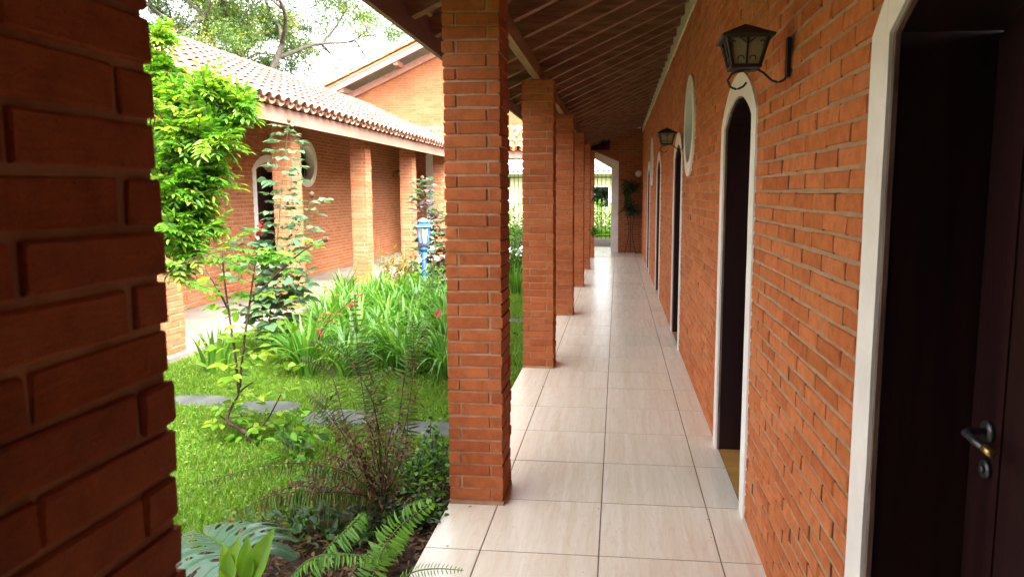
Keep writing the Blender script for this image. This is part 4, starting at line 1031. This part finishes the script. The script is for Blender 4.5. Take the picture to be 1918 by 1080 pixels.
monstera(mc, np.array([-.80, .58, .05]), np.array([.70, .70, .08]), np.array([-.02, -.22, 1]), .36, .235, LF_MON, t)
s = MB(); s.tube(spline([(mc[0]-.05, mc[1]-.1, -.04), mc+np.array([.03, -.06, -.15]), mc], 10), .008, 6); obj('stalk', s, STEMG, t, smooth=True)
yc = P(468, 1092, 1.95); t = thing('young_leaf', 'pair of glossy light green upright leaves in front of the monstera', 'plant', (yc[0], yc[1], -.04)); lv = Leaves()
for (x, y, dx, L) in [(500, 1012, (.35, .1, .9), .20), (462, 1020, (-.02, .1, .9), .15), (440, 1025, (.1, .15, .9), .17), (420, 1030, (-.3, .1, .8), .12)]:
    d = unit(np.array(dx)); lv.add(P(x, y, 1.95)-d*L*.8, d, np.array([.3, -1, .3])+rv(.2), L, L*.36)
lv.build('blade', LF_LIME, t, tplate(6, .16, .12)); s = MB(); s.tube([(yc[0], yc[1], -.04), P(468, 1085, 1.95)], .006, 6); obj('stalk', s, STEMG, t, smooth=True)

# ---------------------------------------------------------------- leafy undergrowth
def clump(name, label, cat, base, R, h, n, leafL, mat, group=None, tpl=TL_OVAL, mat2=None, p2=.2, stems=10, W=.55, flat=.5):
    t = thing(name, label, cat, tuple(base), group); st = MB(); lv = Leaves(); l2 = Leaves(); base = np.asarray(base)
    for i in range(stems):
        a = rng.uniform(0, 2*PI); r = R*math.sqrt(rng.random()); hh = h*rng.uniform(.6, 1.05)*(1-.35*(r/R)**2); top = base+np.array([math.cos(a)*r, math.sin(a)*r, hh])
        q = spline([base+np.array([math.cos(a)*r*.3, math.sin(a)*r*.3, -.02]), base+np.array([math.cos(a)*r*.7, math.sin(a)*r*.7, hh*.55])+rv(.02), top], 9); st.tube(q, np.linspace(.005, .0018, 9), 4)
        for k in range(int(n/stems)):
            j = rng.uniform(.2, 1); c = q[int(j*8)]+rv(leafL*.55); d = unit(np.array([math.cos(a), math.sin(a), .2])*.5+rv(.8)*np.array([1, 1, .5]))
            (l2 if mat2 and rng.random() < p2 else lv).add(c, d, UP+rv(flat), leafL*rng.uniform(.6, 1.2), leafL*W*rng.uniform(.8, 1.1))
    obj('stem', st, STEMG, t, smooth=True); lv.build('foliage', mat, t, tpl)
    if l2.p: l2.build('accent_foliage', mat2, t, tpl)
    return t
ul_ = ['leafy low plant hugging the big pillar base', 'glossy small-leaved plant left of the big pillar base', 'low leafy plant over the dark soil by the floor edge', 'small leafy plant under the tall fern', 'dark leafy plant behind the arching fern']
for i, (x, y, R, h, n) in enumerate([(822, 900, .16, .36, 260), (768, 905, .17, .30, 240), (812, 950, .12, .16, 120), (735, 925, .14, .22, 150), (555, 850, .12, .26, 90)]):
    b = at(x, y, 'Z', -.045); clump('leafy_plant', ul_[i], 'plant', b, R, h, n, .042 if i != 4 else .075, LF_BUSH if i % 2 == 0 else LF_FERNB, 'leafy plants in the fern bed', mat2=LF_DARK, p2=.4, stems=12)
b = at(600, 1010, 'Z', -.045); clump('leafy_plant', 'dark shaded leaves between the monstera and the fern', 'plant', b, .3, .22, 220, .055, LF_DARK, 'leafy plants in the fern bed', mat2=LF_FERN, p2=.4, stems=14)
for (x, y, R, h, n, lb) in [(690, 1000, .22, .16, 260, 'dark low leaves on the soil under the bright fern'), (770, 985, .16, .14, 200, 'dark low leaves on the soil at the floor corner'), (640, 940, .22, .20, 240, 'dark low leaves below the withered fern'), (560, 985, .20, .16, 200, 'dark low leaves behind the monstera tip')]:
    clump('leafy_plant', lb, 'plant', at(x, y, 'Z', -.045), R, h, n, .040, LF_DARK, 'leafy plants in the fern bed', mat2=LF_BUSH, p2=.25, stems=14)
far = [('yellow_shrub', 'yellow-orange leaved shrub left of the blue lantern post', 'shrub', (752, 572), 10.3, .28, .78, 300, .10, LF_YEL, LF_ORG, .3, .4),
       ('lime_shrub', 'lime green broad-leaved shrub in front of the blue lantern post', 'shrub', (760, 590), 9.3, .38, .50, 420, .09, LF_LIME, LF_BUSH, .4, .5),
       ('feathery_shrub', 'feathery light shrub with pink specks beside the sunlit facing pillar', 'shrub', (722, 555), 10.6, .34, .85, 620, .035, LF_YEL, LF_PINK, .06, .35),
       ('leafy_shrub', 'green leafy shrub right of the blue lantern post', 'shrub', (822, 590), 9.2, .36, .62, 420, .06, LF_BUSH, LF_ROSE, .5, .5),
       ('leafy_shrub', 'low dense shrub at the foot of the sunlit facing pillar', 'shrub', (690, 560), 10.0, .42, .36, 480, .05, LF_BUSH, LF_LIME, .4, .5),
       ('leafy_shrub', 'sparse light shrub left of the sunlit facing pillar', 'shrub', (600, 580), 8.6, .30, .50, 140, .06, LF_LIME, LF_ORG, .1, .5),
       ('leafy_shrub', 'dark shrub at the foot of the tall rose', 'shrub', (525, 660), 6.5, .26, .36, 300, .055, LF_DARK, LF_ROSE, .5, .6),
       ('leafy_shrub', 'green plants filling the gap between rose and daylilies', 'shrub', (560, 690), 6.0, .24, .22, 220, .045, LF_BUSH, LF_LIME, .4, .6),
       ('leafy_shrub', 'bushy shrub behind the lantern close to the far pillar', 'shrub', (800, 560), 10.9, .40, .55, 420, .06, LF_ROSE, LF_BUSH, .5, .5)]
for (nm, lb, ct, (x, y), Y0, R, h, n, LL, m1, m2, p2, W) in far:
    c = P(x, y, Y0); c[2] = gz(c[0], c[1]); clump(nm, lb, ct, c, R, h, n, LL, m1, None, TL_OVAL, m2, p2, 18, W)
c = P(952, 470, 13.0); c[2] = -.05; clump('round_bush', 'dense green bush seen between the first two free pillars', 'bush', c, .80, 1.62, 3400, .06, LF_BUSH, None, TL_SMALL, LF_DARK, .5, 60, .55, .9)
# white stones
hp = at(966, 492, 'Z', -.05)
for k in range(46):
    a, r = rng.uniform(0, 2*PI), .55*math.sqrt(rng.random()); s = rng.uniform(.05, .10); zc = -.04+.32*(1-(r/.6)**2)*rng.random()+s*.3
    if k == 0:
        v, f = chamfer_box(.5, .42, .36, .17, .03, rng); q = MB(); q.addn(v, f); pm = q.mesh('white_stone', PEBBLE, True)
    o = bpy.data.objects.new('white_stone', pm); o.location = (hp[0]+r*math.cos(a), hp[1]+.3+r*math.sin(a), zc); o.scale = (s*1.5,)*3; o.rotation_euler = rng.uniform(0, 3, 3); COL.objects.link(o)
    tag(o, 'pale stone of the heap between the first two free pillars', 'stone', 'pale stones in the garden heap')

# ---------------------------------------------------------------- blue garden lantern
lp = P(796, 560, 9.6); lp[2] = gz(lp[0], lp[1])
t = thing('garden_lantern', 'blue garden lantern on a post wound with a pale twist', 'lamp', tuple(lp)); x, y, z = lp
zb = lambda py: P(796, py, 9.6)[2]
m = MB(); m.tube([(x, y, z-.05), (x, y, zb(462))], .030, 12); m.lathe((x, y, zb(468)), [(.03, -.03), (.045, 0), (.06, .02), (.03, .035)], 12); obj('post', m, BLUE, t, smooth=True)
m = MB(); a = np.linspace(0, 9*PI, 90); m.tube(np.stack([x+.034*np.cos(a), y+.034*np.sin(a), np.linspace(z+.05, zb(470), 90)], 1), .007, 5); obj('twist', m, PALE, t, smooth=True)
for s in (-1, 1):
    m = MB(); m.tube([(x+s*.03, y, zb(468)), (x+s*.075, y, zb(466)), (x+s*.085, y, zb(476)), (x+s*.06, y, zb(480)), (x+s*.035, y, zb(474))], .005, 5); obj('scroll', m, PALE, t, smooth=True)
z0, z1, z2, z3 = zb(456), zb(425), zb(417), zb(411)
n6 = 6; hexa = lambda r, zz: [(x+r*math.cos(2*PI*(i+.5)/n6), y+r*math.sin(2*PI*(i+.5)/n6), zz) for i in range(n6)]
B, T = hexa(.062, z0), hexa(.105, z1)
m = MB()
for i in range(n6): m.bar(B[i], T[i], .014, .014, (1, .3, 0)); m.bar(B[i], B[(i+1) % n6], .016, .02); m.bar(T[i], T[(i+1) % n6], .012, .012)
obj('frame', m, BLUE, t)
for i in range(n6): m = MB(); m.add([B[i], B[(i+1) % n6], T[(i+1) % n6], T[i]], [(0, 1, 2, 3)]); obj('pane', m, PGLASS, t)
m = MB(); m.lathe((x, y, z0), [(.02, 0), (.025, .06), (.04, .1), (.03, .15), (.001, .17)], 10); obj('bulb', m, TRIM, t, smooth=True)
m = MB(); m.lathe((x, y, z1), [(.001, .002), (.128, .002), (.130, .012), (.075, z2-z1-.01), (.070, z2-z1+.022), (.001, z2-z1+.024)], 6); obj('cap', m, BLUE, t)
m = MB(); m.lathe((x, y, z2+.020), [(.082, 0), (.070, .018), (.03, .034), (.014, .045), (.001, .05)], 12); m.lathe((x, y, z1), [(.126, .012), (.132, .004), (.134, .010), (.122, .020)], 6); obj('finial', m, PALE, t, smooth=True)

# ---------------------------------------------------------------- far end of the corridor
def epi(px_, py_, Y0, label, n=26, L=.13):
    c = P(px_, py_, Y0); t = thing('hanging_plant', label, 'plant', tuple(c), 'small plants hung on the last pillar'); lv = Leaves(); s = MB(); m = MB()
    m.lathe(c, [(.001, -.06), (.045, -.06), (.055, .0), (.05, .005)], 8); obj('pot', m, POT, t)
    for _ in range(n): d = unit(rv()+np.array([.4, 0, .3])); lv.add(c+d*.03, d, UP+rv(.6), L*rng.uniform(.6, 1.3), L*.4)
    lv.build('foliage', LF_DARK if n < 40 else LF_BUSH, t)
epi(1122, 262, 15.9, 'dark little plant hung highest on the last pillar', 16, .16); epi(1116, 365, 15.9, 'leafy plant hung halfway up the last pillar', 30, .17); epi(1128, 366, 15.85, 'plant trailing outward halfway up the last pillar', 24, .16); epi(1112, 434, 15.9, 'small green plant hung low on the last pillar', 44, .10)
c = (at(1180, 472, 'Z', 0)[0], YE-.22, 0); t = thing('plant_stand', 'dark iron plant stand with drooping dark plants against the end wall', 'plant stand', c)
m = MB()
for dx, dy in ((-.10, -.06), (.10, -.06), (0, .10)): m.tube(spline([(c[0]+dx*1.4, c[1]+dy, 0), (c[0]+dx*.4, c[1]+dy*.4, .5), (c[0]+dx*.9, c[1]+dy*.9, .95)], 10), .009, 6)
m.tube([(c[0], c[1], .9), (c[0]-.02, c[1], 1.62)], .010, 6); obj('stand', m, IRON, t, smooth=True)
m = MB(); m.lathe((c[0], c[1], .93), [(.001, 0), (.08, 0), (.11, .14), (.10, .14)], 12); obj('pot', m, POT, t, smooth=True); m = MB(); m.lathe((c[0]-.02, c[1], 1.5), [(.001, 0), (.07, 0), (.10, .12), (.09, .12)], 12); obj('pot', m, POT, t, smooth=True)
lv = Leaves()
for (zz, n, R) in ((1.10, 70, .24), (1.64, 110, .24)):
    for _ in range(n):
        a = rng.uniform(0, 2*PI); d = np.array([math.cos(a), math.sin(a)*.5, rng.uniform(-1.3, .6)]); lv.add((c[0]+rng.normal(0, .06), c[1]-.02+rng.normal(0, .04), zz+rng.normal(0, .05)), d, UP+rv(.5), R*rng.uniform(.5, 1.1), .035)
for _ in range(90): lv.add((c[0]-.08+rng.normal(0, .04), c[1]-.05, rng.uniform(1.1, 1.6)), (rng.normal(0, .3), -.1, -1), rv(), .13, .03)
lv.build('foliage', LF_DARK, t)
c = P(1196, 325, YE-.02); m = MB(); m.tube([(c[0], YE-.004, c[2]), (c[0], YE-.05, c[2])], [.085, .06], 14); tag(obj('wall_ornament', m, TRIM), 'small pale round ornament high on the shaded end wall', 'ornament')
# iron gate
gy = 22.5; t = thing('iron_fence', 'dark iron bar fence beyond the passage at the far end', 'fence', (-2, gy, 0))
q = MB(); q.tube([(0, 0, -.05), (0, 0, 2.08)], .011, 6); bm_ = q.mesh('bar', GATE)
for k in range(62):
    o = bpy.data.objects.new('bar', bm_); o.location = (-7+k*.135, gy, 0); put(o, t)
for zz in (.10, 1.12, 1.98): m = MB(); m.boxb((-7.1, gy-.018, zz-.016), (1.4, gy+.018, zz+.016)); obj('rail', m, GATE, t)
# street-side lawn, shrubs and the neighbour's house
mb = MB(); mb.boxb((-40, 23.01, -.115), (40, 60, -.05)); obj('street_lawn', mb, GROUND, kind='structure')
gm = MB(); n = 16000; x = rng.uniform(-6, 2, n); y = rng.uniform(23.05, 27.5, n); a = rng.uniform(0, 6.28, n); h = rng.uniform(.04, .1, n); w = .012
cc = np.stack([np.cos(a), np.sin(a), 0*a], 1)*w; p = np.stack([x, y, 0*x-.055], 1); V = np.stack([p-cc, p+cc, p+np.stack([rng.normal(0, .02, n), rng.normal(0, .02, n), h], 1)], 1).reshape(-1, 3)
gm.addn(V, [(np.arange(n)*3)[:, None]+np.array([[0, 1, 2]])]); obj('street_grass', gm, LF_GRASS, kind='stuff')
for i, (xx, R, h, lb) in enumerate([(-.55, .8, 1.55, 'yellow-green bush beyond the fence seen through the portal'), (-2.2, .9, 1.4, 'yellow-green bush beyond the fence behind the passage'), (-4.4, .9, 1.4, 'yellow-green bush beyond the fence behind the facing wing')]):
    clump('street_bush', lb, 'bush', (xx, 25.6+.2*i, -.05), R, h, 1500, .10, LF_LIME, None, TL_SMALL, LF_BUSH, .45, 40, .5, .9)
t = thing('neighbour_house', 'cream house with a grey tile roof beyond the iron fence', 'house', (-2, 31, 0))
m = MB(); m.boxb((-14, 31, -.1), (6, 37, 2.35)); obj('wall', m, CREAMW, t)
m = MB(); e = 2.30; m.add([(-14.6, 30.4, e), (6.6, 30.4, e), (6.6, 34, e+1.9), (-14.6, 34, e+1.9), (-14.6, 30.4, e+.08), (6.6, 30.4, e+.08), (6.6, 34, e+2), (-14.6, 34, e+2)], [(0, 1, 2, 3), (4, 5, 6, 7), (0, 1, 5, 4)]); rf = obj('roof', m, GREYROOF, t)
m = MB(); us = np.array([0, 3.6, 1.95]); us = us/np.linalg.norm(us)
for c in range(60):
    for r in range(10):
        p = np.array([-7+c*.22, 30.36, e+.10])+us*(r*.40); R0 = np.stack([np.array([1., 0, 0]), us, np.cross([1., 0, 0], us)], 1); m.inst(*T_COV, (R0*1.1)[None], p[None])
obj('tile_mass', m, GREYROOF, rf, kind='stuff')
m = MB(); m.boxb((-1.05, 30.97, .8), (-.35, 30.995, 1.8)); wdw = obj('window', m, TRIM, t); m = MB(); m.boxb((-.99, 30.95, .86), (-.41, 30.969, 1.74)); obj('pane', m, WPANE, wdw)

# ---------------------------------------------------------------- big tree behind the facing wing
def big_tree(name, label, base, H, lean, seed, mat, mat2, nleaf, leafL):
    r = np.random.default_rng(seed); t = thing(name, label, 'tree', tuple(base)); st = MB(); lv = Leaves(); l2 = Leaves(); base = np.asarray(base, float); tips = []
    def grow(p, d, L, rad, lvl):
        n = 5; pts = [p]; q = p.copy(); dd = d.copy()
        for _ in range(n): dd = unit(dd+r.normal(0, .16, 3)+np.array([0, 0, .04 if lvl < 4 else -.02])); q = q+dd*L/n; pts.append(q)
        st.tube(pts, np.linspace(rad, rad*.66, n+1), 8 if lvl < 2 else (5 if lvl < 4 else 3), False)
        if lvl >= 4: tips.extend([(x, lvl) for x in pts[1:]])
        if lvl >= 6: return
        k = 4 if lvl == 0 else (3 if lvl < 3 else int(r.integers(2, 4)))
        for i in range(k):
            a = 2*PI*i/k+r.uniform(-.5, .5); s = unit(np.cross(dd, [.3, .2, 1])); u = np.cross(s, dd); sp = r.uniform(.75, 1.25)
            grow(pts[-1] if i else pts[-2], unit(dd*(1-.25*sp)+(s*math.cos(a)+u*math.sin(a))*sp+np.array([0, 0, .02])), L*(r.uniform(.62, .82) if lvl else .55), rad*(.60 if lvl else .52), lvl+1)
    grow(base, unit(np.array([lean, 0, 1.])), H*.33, H*.020, 0)
    T = np.array([x for x, l in tips if x[2] < 11.0 and x[2] > 4.5]); heads = T[r.integers(0, len(T), 1500)]
    for i in range(nleaf):
        h = int(r.integers(0, len(heads))); c = heads[h]+r.normal(0, .20, 3); (l2 if h % 6 == 0 else lv).add(c, r.normal(0, 1, 3)-UP*.2, UP+r.normal(0, .7, 3), leafL*r.uniform(.6, 1.3), leafL*.5)
    obj('trunk', st, BARK, t, smooth=True); lv.build('crown', mat, t, TL_SMALL); l2.build('yellow_foliage', mat2, t, TL_SMALL); return t
tb = P(480, 330, 27); tb[2] = -.1
big_tree('shade_tree', 'large open-crowned tree rising behind the facing wing roof', tb, 15.5, .03, 5, LF_TREE, LF_YEL, 95000, .11)

lv = Leaves()
for _ in range(46):
    x, y = rng.uniform(FE+.02, WX-.03), rng.uniform(2.4, 12); a = rng.uniform(0, 2*PI)
    if rng.random() < .5: x = FE+.03+abs(rng.normal(0, .12))
    k = rng.uniform(.4, 1); lv.add((x, y, .003), (math.cos(a), math.sin(a), .05), UP+rv(.15), .022*k, .010*k)
o = lv.build('floor_litter', LF_DEAD, None, TL_SMALL, kind='stuff'); o['label'] = 'tiny dry leaf scraps scattered on the tiled floor'
lv = Leaves()
for _ in range(500):
    x, y = rng.uniform(-4, FE-.05), rng.uniform(2.6, 8.5); a = rng.uniform(0, 2*PI)
    if not not_slab(np.array([x]), np.array([y]))[0]: continue
    lv.add((x, y, gz(x, y)+rng.uniform(.02, .05)), (math.cos(a), math.sin(a), rng.normal(0, .3)), UP+rv(.5), rng.uniform(.02, .05), rng.uniform(.008, .02))
o = lv.build('fallen_leaves', LF_DEAD, None, TL_SMALL, kind='stuff'); o['label'] = 'dry brown leaves fallen on the lawn'
